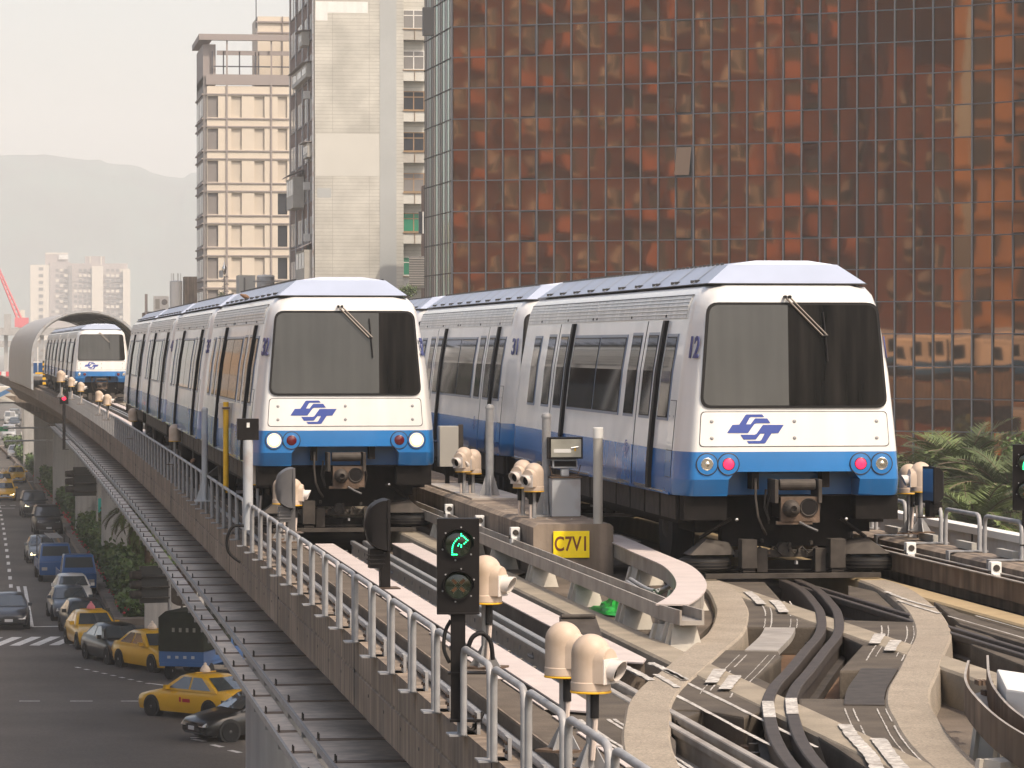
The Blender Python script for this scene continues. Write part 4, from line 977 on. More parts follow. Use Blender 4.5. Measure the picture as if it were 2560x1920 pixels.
# green crumpled sheets
def sheet(label, u, v, rx, ry, seed, tall):
    p = P(u, v, -.065); BED = -.065; rg = random.Random(seed); mb = MB(); rows = []
    for r in range(7):
        f = r / 6.; rows.append([(p.x + rx * (1 - f * .9) * math.cos(a) * rg.uniform(.8, 1.1), p.y + ry * (1 - f * .9) * math.sin(a) * rg.uniform(.8, 1.1), BED + .012 + tall * (f ** 1.2) * rg.uniform(.6, 1.2)) for a in [k * 2 * PI / 18 for k in range(18)]])
    mb.grid(rows, GREENP, True); mb.face(rows[-1], GREENP); tag(mb.build('plastic_sheet', fix=True), label, 'plastic sheet', 'green plastic sheets lying in the track bed')
sheet('crumpled green plastic sheet between the cast stands', 1540, 1530, .24, .75, 4, .16); sheet('flat green plastic sheet under the end of the curved beam', 1640, 1518, .27, .55, 5, .07)
# dark trackside lamp frame beside left mats
p = PX(1450, 1600, 4.2); p = P(1455, 1592, .1); mb = MB(); mb.prism([(p.x - .16, p.y - .2, .0), (p.x + .16, p.y - .2, .0), (p.x + .16, p.y + .25, .0), (p.x - .16, p.y + .25, .0)], [(p.x - .16, p.y - .2, .08), (p.x + .16, p.y - .2, .08), (p.x + .16, p.y + .25, .26), (p.x - .16, p.y + .25, .26)], UNDER2)
mb.cyl((p.x - .15, p.y + .2, .26), (p.x + .15, p.y + .2, .26), .02, n=8, m=BLACKM); tag(mb.build('track_box', bevel=.01), 'dark sloping track box behind the nearest cream heads', 'track box')
# birds
def bird(label, loc, rz):
    t = thing('bird', label, 'bird', loc, rz); mb = MB()
    mb.lathe([(0, -.15), (.02, -.12), (.045, -.05), (.05, .0), (.035, .05), (.03, .075), (.028, .1), (0, .125)], M('bird brown', (.22, .13, .08), .8, var=.3, vs=30.), TR((0, 0, .09)) @ RY(PI / 2 - .35), 12)
    mb.cyl((.1, 0, .135), (.135, 0, .13), .008, .001, 6, BLACKM)
    for q in (-.012, .012): mb.cyl((0, q, .06), (.005, q, 0), .004, n=5, m=RUST)
    mb.build('body', t, smooth=60); t.scale = (.75, .75, .75)
bird('small brown bird perched on the roof edge of train 32', (3.66, 56.5, 3.3), 2.6); p = PX(482, 1165, 3.17); bird('small brown bird sitting on the left handrail', (p.x, p.y, .478), 1.2)
# ------------------------------------------------------------------ ground, road, planters
mb = MB(); mb.face([(-3500, -80, ROAD - .06), (3500, -80, ROAD - .06), (3500, 7500, ROAD - .06), (-3500, 7500, ROAD - .06)], GROUND); struct(mb.build('ground'))
mb = MB(); mb.face([(-16, 40, ROAD), (30, 40, ROAD), (30, 700, ROAD), (-16, 700, ROAD)], ASPH); struct(mb.build('road'))
mb = MB(); zl = ROAD + .006
def stripe(pts, w, m=LINE):
    for a, b in zip(pts, pts[1:]):
        a, b = Vector(a), Vector(b); t = (b - a).normalized(); n = Vector((-t.y, t.x)) * w / 2
        mb.face([(a.x - n.x, a.y - n.y, zl), (a.x + n.x, a.y + n.y, zl), (b.x + n.x, b.y + n.y, zl), (b.x - n.x, b.y - n.y, zl)], m)
def G(u, v): return P(u, v, ROAD).xy
for k in range(26):
    y = 165 + k * 6.2; stripe([(.35 + bend(y) * .5, y), (.35 + bend(y) * .5, y + 2.6)], .18)
stripe([G(45, 1466), G(66, 1567)], .16); stripe([G(62, 1466), G(80, 1567)], .16); stripe([G(80, 1567), G(150, 1566)], .35)
for k in range(11):
    x = -4.6 + k * .78; stripe([(x, 143.2), (x + .9, 147.4)], .42)
for k in range(9): stripe([G(190 + k * 22, 1668 + k * 5), G(200 + k * 22, 1670 + k * 5)], .15)
stripe([G(370, 1708), G(430, 1716)], .15); stripe([G(48, 1753), G(100, 1753)], .14); stripe([G(175, 1753), G(232, 1753)], .14); stripe([G(302, 1753), G(368, 1753)], .14)
stripe([G(476, 1845), G(570, 1842)], .2); stripe([G(482, 1848), G(512, 1854)], .2); stripe([G(530, 1862), G(555, 1868)], .2); stripe([G(574, 1876), G(600, 1882)], .2)
for d in (268.5, 315):
    for k in range(9): x = -2.5 + k * .78; stripe([(x, d), (x + .42, d)], .5)
stripe([(-2.4, 264), (.2, 264)], .4)
for k in range(3): stripe([G(55, 1213 + k * 4), G(88, 1213 + k * 4)], .25, LINEY)
for y in frange(160, 420, 4.): stripe([(3.75 + bend(y) * .6, y), (3.75 + bend(y + 4) * .6, y + 4)], .14, LINEY)
struct(mb.build('road_marking', fix=False))
def pb(y): return bend(y) * .8
def leafbox(mb, x0, x1, y0, y1, z0, z1, n, s, m, rg, bf=lambda y: 0):
    for _ in range(n):
        f = rg.random(); x, y = rg.uniform(x0, x1), rg.uniform(y0, y1); z = rg.uniform(z0, z1)
        q = rg.randrange(3)
        if q == 0: z = z1 + rg.gauss(0, .10)
        elif q == 1: x = x0 + rg.gauss(0, .10)
        else: y = (y0 if rg.random() < .7 else y1) + rg.gauss(0, .10)
        z += .22 * math.sin(x * 2.1 + y * .83) * math.sin(y * .41); x += bf(y)
        a = Vector((rg.gauss(0, 1), rg.gauss(0, 1), rg.gauss(0, .6))).normalized() * s * rg.uniform(.6, 1.3); b = a.cross(Vector((rg.gauss(0, 1), rg.gauss(0, 1), rg.gauss(0, 1)))).normalized() * s * rg.uniform(.4, .8)
        c = Vector((x, y, z)); mb.face([c - a, c + b, c + a, c - b], m)
LEAF2 = M('hedge leaf dark', (.05, .085, .024), .6, var=.4, vs=1.4); LEAF3 = M('hedge leaf light', (.11, .15, .045), .6, var=.4, vs=1.4)
rgl = random.Random(21)
mb = MB()
for y0, y1 in ((153, 232), (242, 305), (318, 420)):
    mb.sweep([(4.75, ROAD), (9.2, ROAD), (9.2, ROAD + .28), (4.75, ROAD + .28)], frange(y0, y1, 12), KERB, pb)
struct(mb.build('planter_kerb'))
for k, (y0, y1, h, lb) in enumerate(((154, 163, .8, 'low clipped hedge nearest the crossing beneath the viaduct'), (163.5, 186, 1.7, 'clipped hedge running back beside the queue of cars, second block'), (187, 210, 1.6, 'clipped hedge in front of the banner with a portrait'), (210.5, 231, 1.5, 'clipped hedge just before the planter gap'), (243, 304, 1.5, 'dark hedge beyond the planter gap'), (319, 415, 1.4, 'farthest dark hedge beneath the viaduct'))):
    t = thing('hedge', lb, 'hedge', (0, 0, 0), 0, 'hedges in the planter beneath the viaduct'); mb = MB()
    mb.sweep([(5.35, ROAD + .2), (8.4, ROAD + .2), (8.4, ROAD + h - .05), (5.45, ROAD + h - .05)], frange(y0 + .2, y1 - .2, 6), LEAF2, pb); mb.build('core', t)
    mb = MB(); n = int(2600 * min(1, (y1 - y0) / 24.)) + 500
    for m, f in ((LEAF, .5), (LEAF2, .3), (LEAF3, .2)): leafbox(mb, 5.35, 8.5, y0, y1, ROAD + .25, ROAD + h, int(n * f * 1.4), .15 if y0 < 240 else .2, m, rgl, pb)
    mb.build('foliage', t, fix=False)
mb = MB()
for y in frange(154, 320, 3.1):
    for _ in range(5):
        c = Vector((5.2 + pb(y) + rgl.gauss(0, .09), y + rgl.gauss(0, .2), ROAD + .5 + rgl.gauss(0, .10))); mb.lathe([(0, -.06), (.07, 0), (0, .06)], FLOWER, TR(c), 6)
o = mb.build('red_flowers'); o['kind'] = 'stuff'; o['label'] = 'red flowers along the planter kerb'; o['category'] = 'flowers'
# ------------------------------------------------------------------ vehicles
CARM = {}
TYRE = M('tyre', (.02, .02, .02), .8); RIM = M('wheel rim', (.35, .35, .35), .35, metal=.6); CGL = M('car glass', (.05, .06, .065), .06, coat=1., spec=.8); HLAMP = M('car headlamp', (.6, .6, .58), .15, metal=.4); HLON = M('car headlamp lit', (1, .9, .6), .3, emit=(1., .85, .5), es=3.); PLATE = M('number plate', (.6, .6, .6), .5); TRIM = M('car trim', (.02, .02, .02), .5); CSIGN = M('taxi roof sign', (.75, .62, .5), .4)
def carpaint(c): return M('car paint %.3f %.3f %.3f' % c, c, .3, metal=.05, coat=.4, var=.06, vs=1.)
def cm(key, name, fn, **kw):
    if key not in CARM:
        mb = MB(); fn(mb); o = mb.build(name, **kw); CARM[key] = o.data; bpy.data.objects.remove(o)
    return CARM[key]
def cadd(par, key, name, fn, loc=(0, 0, 0), **kw):
    o = bpy.data.objects.new(name, cm(key, name, fn, **kw)); C.objects.link(o); o.parent = par; o.location = loc; return o
KINDS_ = {  # station: y, half width, z low, z shoulder, z top ; cabin base y0 y1 w z, roof y0 y1 w z
 'sedan': ([(-2.22, .62, .30, .50, .58), (-2.1, .76, .22, .58, .68), (-1.6, .84, .2, .66, .80), (-.95, .86, .2, .74, .92), (.0, .86, .2, .76, .93), (1.2, .86, .2, .78, .95), (1.75, .84, .2, .76, .98), (2.1, .78, .26, .72, .94), (2.2, .70, .34, .66, .86)], (-1.05, 1.75, .80, .90), (-.28, .95, .58, 1.42)),
 'suv': ([(-2.2, .70, .34, .70, .88), (-2.08, .84, .28, .78, .98), (-1.5, .90, .28, .86, 1.06), (-.95, .91, .28, .92, 1.12), (1.2, .91, .28, .94, 1.13), (2.0, .88, .3, .92, 1.12), (2.2, .8, .4, .86, 1.05)], (-1.05, 2.1, .86, 1.08), (-.35, 1.8, .70, 1.76)),
 'van': ([(-2.2, .72, .34, .70, .90), (-2.1, .84, .28, .80, 1.02), (-1.7, .88, .28, .95, 1.12), (1.5, .88, .28, .98, 1.15), (2.2, .86, .3, .98, 1.12)], (-1.85, 2.18, .85, 1.1), (-1.25, 2.05, .76, 1.95))}
def car(label, kind, col, u, v, head=0., taxi=False, lit=False, cat=None, sign=CSIGN, pos=None, name=None):
    g = G(u, v) if pos is None else Vector(pos); st, cb, rf = KINDS_[kind]; pm = carpaint(col); kk = kind + str(col)
    t = thing(name or ('taxi' if taxi else {'sedan': 'car', 'suv': 'car', 'van': 'van'}[kind]), label, cat or ('taxi' if taxi else 'van' if kind == 'van' else 'car'), (g.x, g.y, ROAD), head, 'yellow taxis in the street' if taxi else 'cars waiting in the street')
    def body(mb):
        rows = []
        for y, w, z0, zs, zt in st: rows.append([(-w * .93, y, z0), (-w * .99, y, z0 + .15), (-w, y, zs - .1), (-w * .96, y, zs + .04), (-w * .84, y, zt), (0, y, zt + .025), (w * .84, y, zt), (w * .96, y, zs + .04), (w, y, zs - .1), (w * .99, y, z0 + .15), (w * .93, y, z0)])
        mb.grid(rows, pm, True); mb.face(rows[0], pm); mb.face(rows[-1], pm)
        (a0, a1, aw, az), (b0, b1, bw, bz) = cb, rf
        lv = []
        for f, fw in ((0, 1), (.5, .97), (.86, .93), (1., .8)):
            y0, y1, w, z = a0 + (b0 - a0) * min(1, f * 1.05) + (.12 if f == 1 else 0), a1 + (b1 - a1) * min(1, f * 1.05) - (.12 if f == 1 else 0), (aw + (bw - aw) * f) * (1 if f < 1 else .9), az + (bz - az) * f
            lv.append([(-w, y0 + .1, z), (0, y0 + .02, z + (.02 if f == 1 else 0)), (w, y0 + .1, z), (w, y1 - .1, z), (0, y1 - .02, z + (.02 if f == 1 else 0)), (-w, y1 - .1, z)])
        mb.grid(lv, pm, True); mb.face(lv[-1], pm)
    cadd(t, kk + 'b', 'body', body, smooth=42)
    (a0, a1, aw, az), (b0, b1, bw, bz) = cb, rf
    lp = lambda f: (a0 + (b0 - a0) * f, a1 + (b1 - a1) * f, aw + (bw - aw) * f, az + (bz - az) * f)
    def ws(mb, front=True):
        r = []
        for f in (.10, .86):
            y0, y1, w, z = lp(f); y = (y0 + .01) if front else (y1 - .01); s = -1 if front else 1
            r.append([(-w * .88, y + .07 * (1 if front else -1) + s * .015, z), (0, y + s * .02, z), (w * .88, y + .07 * (1 if front else -1) + s * .015, z)])
        mb.grid(r, CGL)
    cadd(t, kind + 'ws', 'windscreen', ws, fix=False); cadd(t, kind + 'rw', 'rear_window', lambda mb: ws(mb, False), fix=False)
    for sg in (1, -1):
        def sw(mb, sg=sg):
            n = 2 if kind != 'van' else 3
            for k in range(n):
                q = []
                for f, lo in ((.12, 0), (.84, 1)):
                    y0, y1, w, z = lp(f); y0 += .28; y1 -= .28; ya = y0 + (y1 - y0) * k / n + .04; yb = y0 + (y1 - y0) * (k + 1) / n - .04
                    q.append([(sg * (w + .012), ya, z), (sg * (w + .012), yb, z)])
                mb.grid(q, CGL)
            mb.box(sg * .90 - .09, sg * .90 + .09, a0 + .38, a0 + .5, az + .02, az + .16, pm)
        cadd(t, kk + 'sw%d' % sg, 'side_window', sw, fix=False)
    def wh(mb):
        T = RY(PI / 2); mb.lathe([(.2, -.10), (.28, -.11), (.315, -.08), (.315, .08), (.28, .11), (.2, .10)], TYRE, T, 18); mb.lathe([(.2, .09), (.17, .07), (.05, .1), (0, .1)], RIM, T, 14); mb.lathe([(.2, -.09), (.17, -.07), (.05, -.1), (0, -.1)], RIM, T, 14)
    for y in (-1.38, 1.32):
        for x in (-.78, .78): cadd(t, 'wheel', 'wheel', wh, loc=(x, y, .315), smooth=40)
    def arch(mb):
        for y in (-1.38, 1.32):
            for sg in (1, -1): mb.cyl((sg * .6, y, .33), (sg * (st[3][1] + .004), y, .33), .37, n=18, m=TRIM)
        y0 = st[0][0]; w = st[0][1]; zt = st[0][4]
        mb.box(-w * .5, w * .5, y0 - .02, y0 + .05, zt - .17, zt - .06, TRIM); mb.box(-w * .9, w * .9, y0 - .035, y0 + .05, .33, .42, TRIM if col[0] < .3 else PLATE)
    cadd(t, kk + 'arch', 'trim', arch)
    for sg in (1, -1):
        def hl(mb): mb.prism([(-.16, 0, -.06), (.14, 0, -.055), (.16, .1, .06), (-.1, .06, .07)], [(-.16, .1, -.06), (.14, .2, -.055), (.16, .3, .06), (-.1, .2, .07)], HLON if lit else HLAMP)
        cadd(t, 'hl%s' % lit, 'headlight', hl, loc=(sg * .56, st[0][0] - .01, st[0][4] - .05))
    cadd(t, 'plate', 'number_plate', lambda mb: mb.box(-.17, .17, -.01, .01, -.06, .06, PLATE), loc=(0, st[0][0] - .04, .42))
    if taxi:
        def rs(mb):
            mb.box(-.45, .45, -.03, .03, 1.45, 1.48, pm)
            mb.lathe([(.17, 1.47), (.17, 1.55), (.10, 1.66), (.05, 1.70), (.05, 1.74), (0, 1.78)], sign, None, 12)
        cadd(t, 'rs' + sign.name, 'roof_sign', rs, loc=(0, .25, 0))
    return t
TAXI = (.72, .40, .010); DK = (.025, .028, .032); BK = (.012, .013, .014); SV = (.36, .36, .35); BL = (.025, .095, .26); CH = (.6, .58, .54)
t = car('yellow taxi seen from the side, turning left in front of the round pier', 'sedan', TAXI, 500, 1792, math.radians(-140) , True)
mb = MB(); me = None
for k, (a, b) in enumerate(((-.05, .03), (.1, .45))): mb.box(.865, .872, a, b, .55, .70 if k == 0 else .66, FLOWER)
mb.build('door_lettering', t)
car('dark car pointing left, partly hidden by the round pier', 'sedan', BK, 640, 1842, math.radians(-64))
car('yellow taxi with only its left half visible beside the dark covered truck', 'sedan', TAXI, 388, 1672, math.radians(24), True)
car('black sedan behind the front taxis, with its number plate visible', 'sedan', BK, 292, 1652, math.radians(16))
car('yellow taxi facing us with a pink roof sign, in the queue', 'sedan', TAXI, 230, 1615, math.radians(8), True, sign=M('pink roof sign', (.7, .22, .24), .4))
car('dark grey car just behind the pink signed taxi', 'sedan', DK, 210, 1582, math.radians(6)); car('dark blue grey hatchback in the queue before the pale car', 'sedan', (.06, .075, .095), 172, 1545, .06)
car('pale silver car in front of the blue truck', 'sedan', CH, 180, 1512, .05); car('silver grey car beside the small blue truck in the left file', 'sedan', (.16, .18, .19), 104, 1403, .04, lit=True)
car('large black car in the queue behind the trucks', 'suv', BK, 117, 1332, .05); car('dark car with one bright headlight behind the black car', 'suv', DK, 84, 1290, .05, lit=True)
car('yellow taxi lowest at the left edge of the picture', 'sedan', TAXI, 12, 1250, .0, True, lit=True); car('yellow taxi second from the left edge, behind the lowest one', 'sedan', TAXI, 8, 1224, 0., True); car('yellow taxi waiting at the far crossing, farthest of the taxis', 'sedan', TAXI, 40, 1206, 0., True)
car('silver sedan waiting at the far stop line', 'sedan', SV, 38, 1146, 0.); car('black car with a bright headlight beside the silver sedan', 'sedan', BK, 68, 1140, .05, lit=True)
car('dark sedan at the left edge by the double white line', 'sedan', (.03, .032, .04), 22, 1566, .0)
car('grey van stopped far down the street before the underpass', 'van', (.3, .31, .32), 22, 1100, 0.); car('white van beneath the street sign arms', 'van', (.6, .6, .58), 70, 1118, 0.); car('dark sedan in front of the underpass', 'sedan', DK, 36, 1068, 0.); car('silver van coming out of the underpass', 'van', SV, 25, 1060, 0.); car('grey box van just inside the underpass mouth', 'van', (.33, .36, .38), 36, 1052, 0.)
def truck(label, u, v, head, col, canvas=None, rack=False):
    g = G(u, v); pm = carpaint(col); t = thing('truck', label, 'truck', (g.x, g.y, ROAD), head, 'small trucks in the street')
    mb = MB(); mb.prism([(-.82, -2.3, .35), (.82, -2.3, .35), (.82, -.7, .35), (-.82, -.7, .35)], [(-.84, -2.3, 1.02), (.84, -2.3, 1.02), (.84, -.7, 1.02), (-.84, -.7, 1.02)], pm); mb.prism([(-.84, -2.28, 1.02), (.84, -2.28, 1.02), (.84, -.7, 1.02), (-.84, -.7, 1.02)], [(-.70, -1.85, 1.92), (.70, -1.85, 1.92), (.70, -.75, 1.92), (-.70, -.75, 1.92)], pm); mb.build('cab', t, bevel=.05)
    mb = MB(); mb.face([(-.72, -2.225, 1.12), (.72, -2.225, 1.12), (.62, -1.925, 1.80), (-.62, -1.925, 1.80)], CGL); mb.build('windscreen', t, fix=False)
    for sg in (1, -1):
        mb = MB(); mb.face([(sg * .835, -1.95, 1.12), (sg * .83, -.95, 1.12), (sg * .735, -.95, 1.75), (sg * .735, -1.7, 1.75)], CGL); mb.build('side_window', t, fix=False)
        mb = MB(); mb.box(sg * .58 - .14, sg * .58 + .14, -2.33, -2.28, .6, .76, HLAMP); mb.build('headlight', t)
    mb = MB(); mb.box(-.82, .82, -.6, 2.4, .55, .68, pm)
    for a in ((-.84, -.80, -.6, 2.4), (.80, .84, -.6, 2.4), (-.84, .84, 2.36, 2.4)): mb.box(a[0], a[1], a[2], a[3], .68, 1.08, pm)
    mb.build('bed', t, bevel=.01)
    if canvas:
        mb = MB(); mb.prism([(-.86, -.66, 1.08), (.86, -.66, 1.08), (.86, 2.44, 1.08), (-.86, 2.44, 1.08)], [(-.86, -.66, 2.3), (.86, -.66, 2.3), (.86, 2.44, 2.3), (-.86, 2.44, 2.3)], canvas); mb.prism([(-.86, -.66, 2.3), (.86, -.66, 2.3), (.86, 2.44, 2.3), (-.86, 2.44, 2.3)], [(-.6, -.6, 2.52), (.6, -.6, 2.52), (.6, 2.4, 2.52), (-.6, 2.4, 2.52)], canvas); mb.build('canvas_cover', t, bevel=.06)
        mb = MB()
        for k in range(4): mb.box(-.55 + k * .26, -.45 + k * .26, 2.445, 2.452, 1.78, 1.93, M('worn canvas lettering', (.2, .2, .17), .8)); mb.box(-.5 + k * .3, -.38 + k * .3, 2.402, 2.41, .83, .93, M('worn tailgate lettering', (.35, .38, .42), .8))
        mb.build('lettering', t)
    if rack:
        mb = MB()
        for x in (-.7, .7): mb.tube([(x, -2.0, 1.95), (x, -2.0, 2.2), (x, 2.2, 2.2), (x, 2.2, 1.05)], .03, 6, UNDER2)
        for k in range(9): mb.tube([(-.3, -2.4 + k * .55, 2.25), (.3, -2.4 + k * .55, 2.25)], .02, 5, STEEL)
        for x in (-.3, .3): mb.tube([(x, -2.6, 2.25), (x, 2.3, 2.25)], .03, 6, STEEL)
        mb.box(-.6, .5, -.3, 1.6, 1.1, 1.7, CREAM2); mb.build('ladder_rack', t)
    for y in (-1.6, 1.5):
        for x in (-.74, .74): o = bpy.data.objects.new('wheel', CARM['wheel']); C.objects.link(o); o.parent = t; o.location = (x, y, .315)
    return t
truck('dark green canvas covered truck between the taxis, turning away', 508, 1690, math.radians(158), BL, M('dark green canvas', (.022, .026, .018), .9, var=.3, vs=2., bump=.3))
truck('blue truck facing us behind the pale silver car', 190, 1480, .05, BL); truck('small blue truck with a ladder rack in the left file', 133, 1448, .05, BL, None, True)
# ------------------------------------------------------------------ banners, street signals, sign arms
def banner(label, u, v0, v1, d, w, portrait):
    a, b = D(u, v1, d), D(u, v0, d); t = thing('banner', label, 'banner', a, -.03, 'turquoise banners hanging below the viaduct'); h = b.z - a.z
    mb = MB(); n = 8; rows = []
    for k in range(n + 1): z = h * k / n; y = .06 * math.sin(k * .9); rows.append([(-w / 2, y, z), (0, y + .05, z), (w / 2, y, z)])
    mb.grid(rows, TURQ); mb.grid([[(p[0], p[1] + .01, p[2]) for p in r] for r in rows], TURQ); mb.build('cloth', t, fix=False)
    if portrait:
        mb = MB(); T = RX(PI / 2); f = lambda pts, m, y: mb.face([(x, y, z) for x, z in pts], m)
        f([(-.36, 0), (.36, 0), (.36, .45), (.22, .75), (.05, .85), (-.05, .85), (-.25, .75), (-.36, .4)], M('dark suit print', (.03, .03, .04), .7), -.10); f([(-.06, .5), (.06, .5), (.05, .86), (-.05, .86)], PLATE, -.105); mb.lathe([(.0, .008), (.15, 0)], M('skin print', (.5, .32, .24), .7), TR((0, -.11, 1.02)) @ T, 14); f([(-.16, 1.08), (.16, 1.08), (.12, 1.2), (-.12, 1.2)], TRIM, -.112)
        f([(.2, .5), (.36, .5), (.36, 1.1), (.26, 1.1)], M('skin print', (.5, .32, .24), .7), -.11); mb.lathe([(0, .006), (.12, 0)], FLOWER, TR((-.12, -.1, h - .75)) @ T, 12)
        for k in range(3): f([(-.3 + k * .22, h - .3), (-.16 + k * .22, h - .3), (-.16 + k * .22, h - .1), (-.3 + k * .22, h - .1)], PLATE, -.1)
        mb.build('portrait', t, fix=False)
banner('turquoise election banner with a portrait on the pier', 348, 1330, 1404, 183, .55, True); banner('turquoise banner hanging at an angle, left of the portrait banner', 284, 1294, 1326, 186, .42, False); banner('small turquoise banner by the farther pier', 247, 1246, 1320, 220, .3, False)
def streetlight_signal(label, u, v, d, s, rz):
    p = D(u, v, d); t = thing('traffic_light', label, 'traffic light', p, rz, 'road traffic lights seen from behind below the viaduct')
    mb = MB(); mb.box(-.5 * s, .5 * s, 0, .12 * s, -.1 * s, 1.15 * s, TRIM)
    for k in range(3): mb.box(-.48 * s, .48 * s, -.22 * s, 0, (.05 + .36 * k) * s, (.11 + .36 * k) * s, UNDER2)
    mb.build('backboard', t, bevel=.02)
    for k in range(3):
        mb = MB(); mb.cyl((-.5 * s, -.05, (.2 + .33 * k) * s), (-.85 * s, -.05, (.2 + .33 * k) * s), .16 * s, .13 * s, 14, UNDER2); mb.build('lamp', t, smooth=40)
    mb = MB(); mb.cyl((.55 * s, .1, -1.9 * s), (.55 * s, .1, 1.2 * s), .07, n=10, m=STEEL); mb.build('post', t)
streetlight_signal('dark traffic light seen from behind above the low hedge, nearer one', 386, 1500, 138, 1.15, .25); streetlight_signal('dark traffic light seen from behind beside the planter gap, farther one', 212, 1234, 207, 1.35, .2)
a, b = D(362, 1545, 150), D(492, 1486, 150); mb = MB(); mb.box(a.x, b.x + .4, a.y, a.y + .5, ROAD, b.z, PIERM); mb.box(a.x + .98, a.x + 1.02, a.y - .004, a.y, ROAD, b.z, SEAM); tag(mb.build('low_wall', bevel=.02), 'pale low wall behind the nearest hedge', 'wall')
a = D(455, 1478, 147); mb = MB(); mb.lathe([(0, -.05), (.62, -.04), (.62, .04), (0, .05)], UNDER2, TR((a.x, a.y, a.z)) @ RX(PI / 2), 20); mb.cyl((a.x, a.y + .1, ROAD), (a.x, a.y + .1, a.z), .05, n=8, m=UNDER2); mb.box(a.x - 1.0, a.x + .9, a.y, a.y + .06, a.z + .2, a.z + .62, UNDER2); tag(mb.build('road_sign', smooth=40), 'dark back of a round road sign above the low wall', 'sign')
mb = MB(); p = D(213, 1265, 222); mb.cyl((p.x, p.y, ROAD + .2), (p.x, p.y, p.z + 1.0), .32, .3, 16, PIERM); mb.cyl((p.x, p.y, ROAD + .2), (p.x, p.y, ROAD + .9), .7, .35, 16, PIERM); tag(mb.build('bollard', smooth=40), 'round pale concrete post at the planter gap', 'post')
p = D(136, 1158, 330); mb = MB(); mb.lathe([(0, -.35), (.5, -.3), (.6, 0), (.5, .3), (0, .35)], YELLOW, TR(p) @ RX(PI / 2), 20); mb.cyl((p.x, p.y + .1, ROAD), p, .08, n=8, m=STEEL); tag(mb.build('beacon', smooth=40), 'round yellow beacon on a post by the far hedge', 'beacon')
mb = MB()
for u0, u1, v, d in ((8, 134, 1069.5, 300), (12, 148, 1101.5, 290)):
    a, b = D(u0, v + 1, d), D(u1, v - 1, d); mb.cyl(a, b, .07, n=8, m=PALE)
a = D(150, 1100, 292); mb.cyl((a.x + .3, a.y, ROAD), (a.x + .3, a.y, a.z + 2.2), .11, n=10, m=M('green post', (.03, .16, .11), .6)); a = D(8, 1074, 300); mb.box(a.x - 1.5, a.x + .4, a.y - .05, a.y + .05, a.z - .15, a.z + .25, M('green road sign', (.02, .3, .12), .5)); tag(mb.build('road_gantry'), 'pair of white mast arms with a green road sign over the street', 'sign arm')
# ------------------------------------------------------------------ curved tube over the tracks
t = thing('noise_barrier_tube', 'long grey curved noise barrier tube over the tracks in the distance', 'noise barrier')
TUB = M('tube cladding', (.44, .42, .40), .5, metal=.2, var=.12, vs=.5); TUBI = M('tube lining', (.74, .69, .63), .7, var=.2, vs=.4)
ys = frange(229, 289, 6)
def arc(r0, r1, n=22): return [(6.5 + (3.45 + (r0)) * math.cos(a), max(-.2, 0) + (3.6 + r0) * max(0, math.sin(a)) * 1.0 + .7 if math.sin(a) > 0 else 0) for a in [PI - k * PI / n for k in range(n + 1)]]
outer = [(2.95, -.2)] + [(6.5 - 3.55 * math.cos(k * PI / 22), 1.5 + 3.3 * math.sin(k * PI / 22) ** .8) for k in range(0, 23)] + [(10.05, -.2)]
mb = MB(); rows = [[(x + bend(y), y, z) for x, z in outer] for y in ys]; mb.grid(rows, TUB); mb.build('shell', t, smooth=40, fix=False)
mb = MB(); rows = [[(6.5 + (x - 6.5) * .975 + bend(y), y, z - .08) for x, z in outer] for y in ys]; mb.grid(rows, TUBI)
for k, y in enumerate(ys): mb.grid([[(6.5 + (x - 6.5) * .97 + bend(y), y + dy, z - .1 - q) for x, z in outer] for dy, q in ((0, 0), (.12, .0), (.12, .12), (0, .12))], PIERM)
mb.build('lining', t, smooth=40, fix=False)
mb = MB(); a = [(x + bend(229), 229, z) for x, z in outer]; b = [(6.5 + (x - 6.5) * .96 + bend(229), 229, z - .12) for x, z in outer]; mb.grid([a, b], PALE); mb.grid([b, [(x, y + .5, z) for x, y, z in b]], PALE); mb.build('rim', t, fix=False)
mb = MB()
for k in range(5): mb.box(2.9 + bend(229) + .75, 2.9 + bend(229) + .95, 226, 226.1, .1 + k * .3, .25 + k * .3, YELLOW); mb.box(2.9 + bend(229) + .75, 2.9 + bend(229) + .95, 226, 226.1, .25 + k * .3, .4 + k * .3, UNDER2)
mb.box(2.9 + bend(229) + .3, 2.9 + bend(229) + 2.4, 226, 226.08, .75, .87, YELLOW); tag(mb.build('warning_barrier'), 'yellow and black striped barrier at the tube mouth', 'barrier')
# platform fence seen inside
mb = MB(); x = 4.2 + bend(300)
for k in range(8): mb.box(x + k * .5, x + k * .5 + .4, 300, 300.1, .2, 1.1, BL and carpaint(BL)); mb.box(x + k * .5, x + k * .5 + .4, 300, 300.1, 1.2, 3.0, PALE)
tag(mb.build('far_train_side'), 'blue and pale grey panels just visible inside the tube', 'panels')
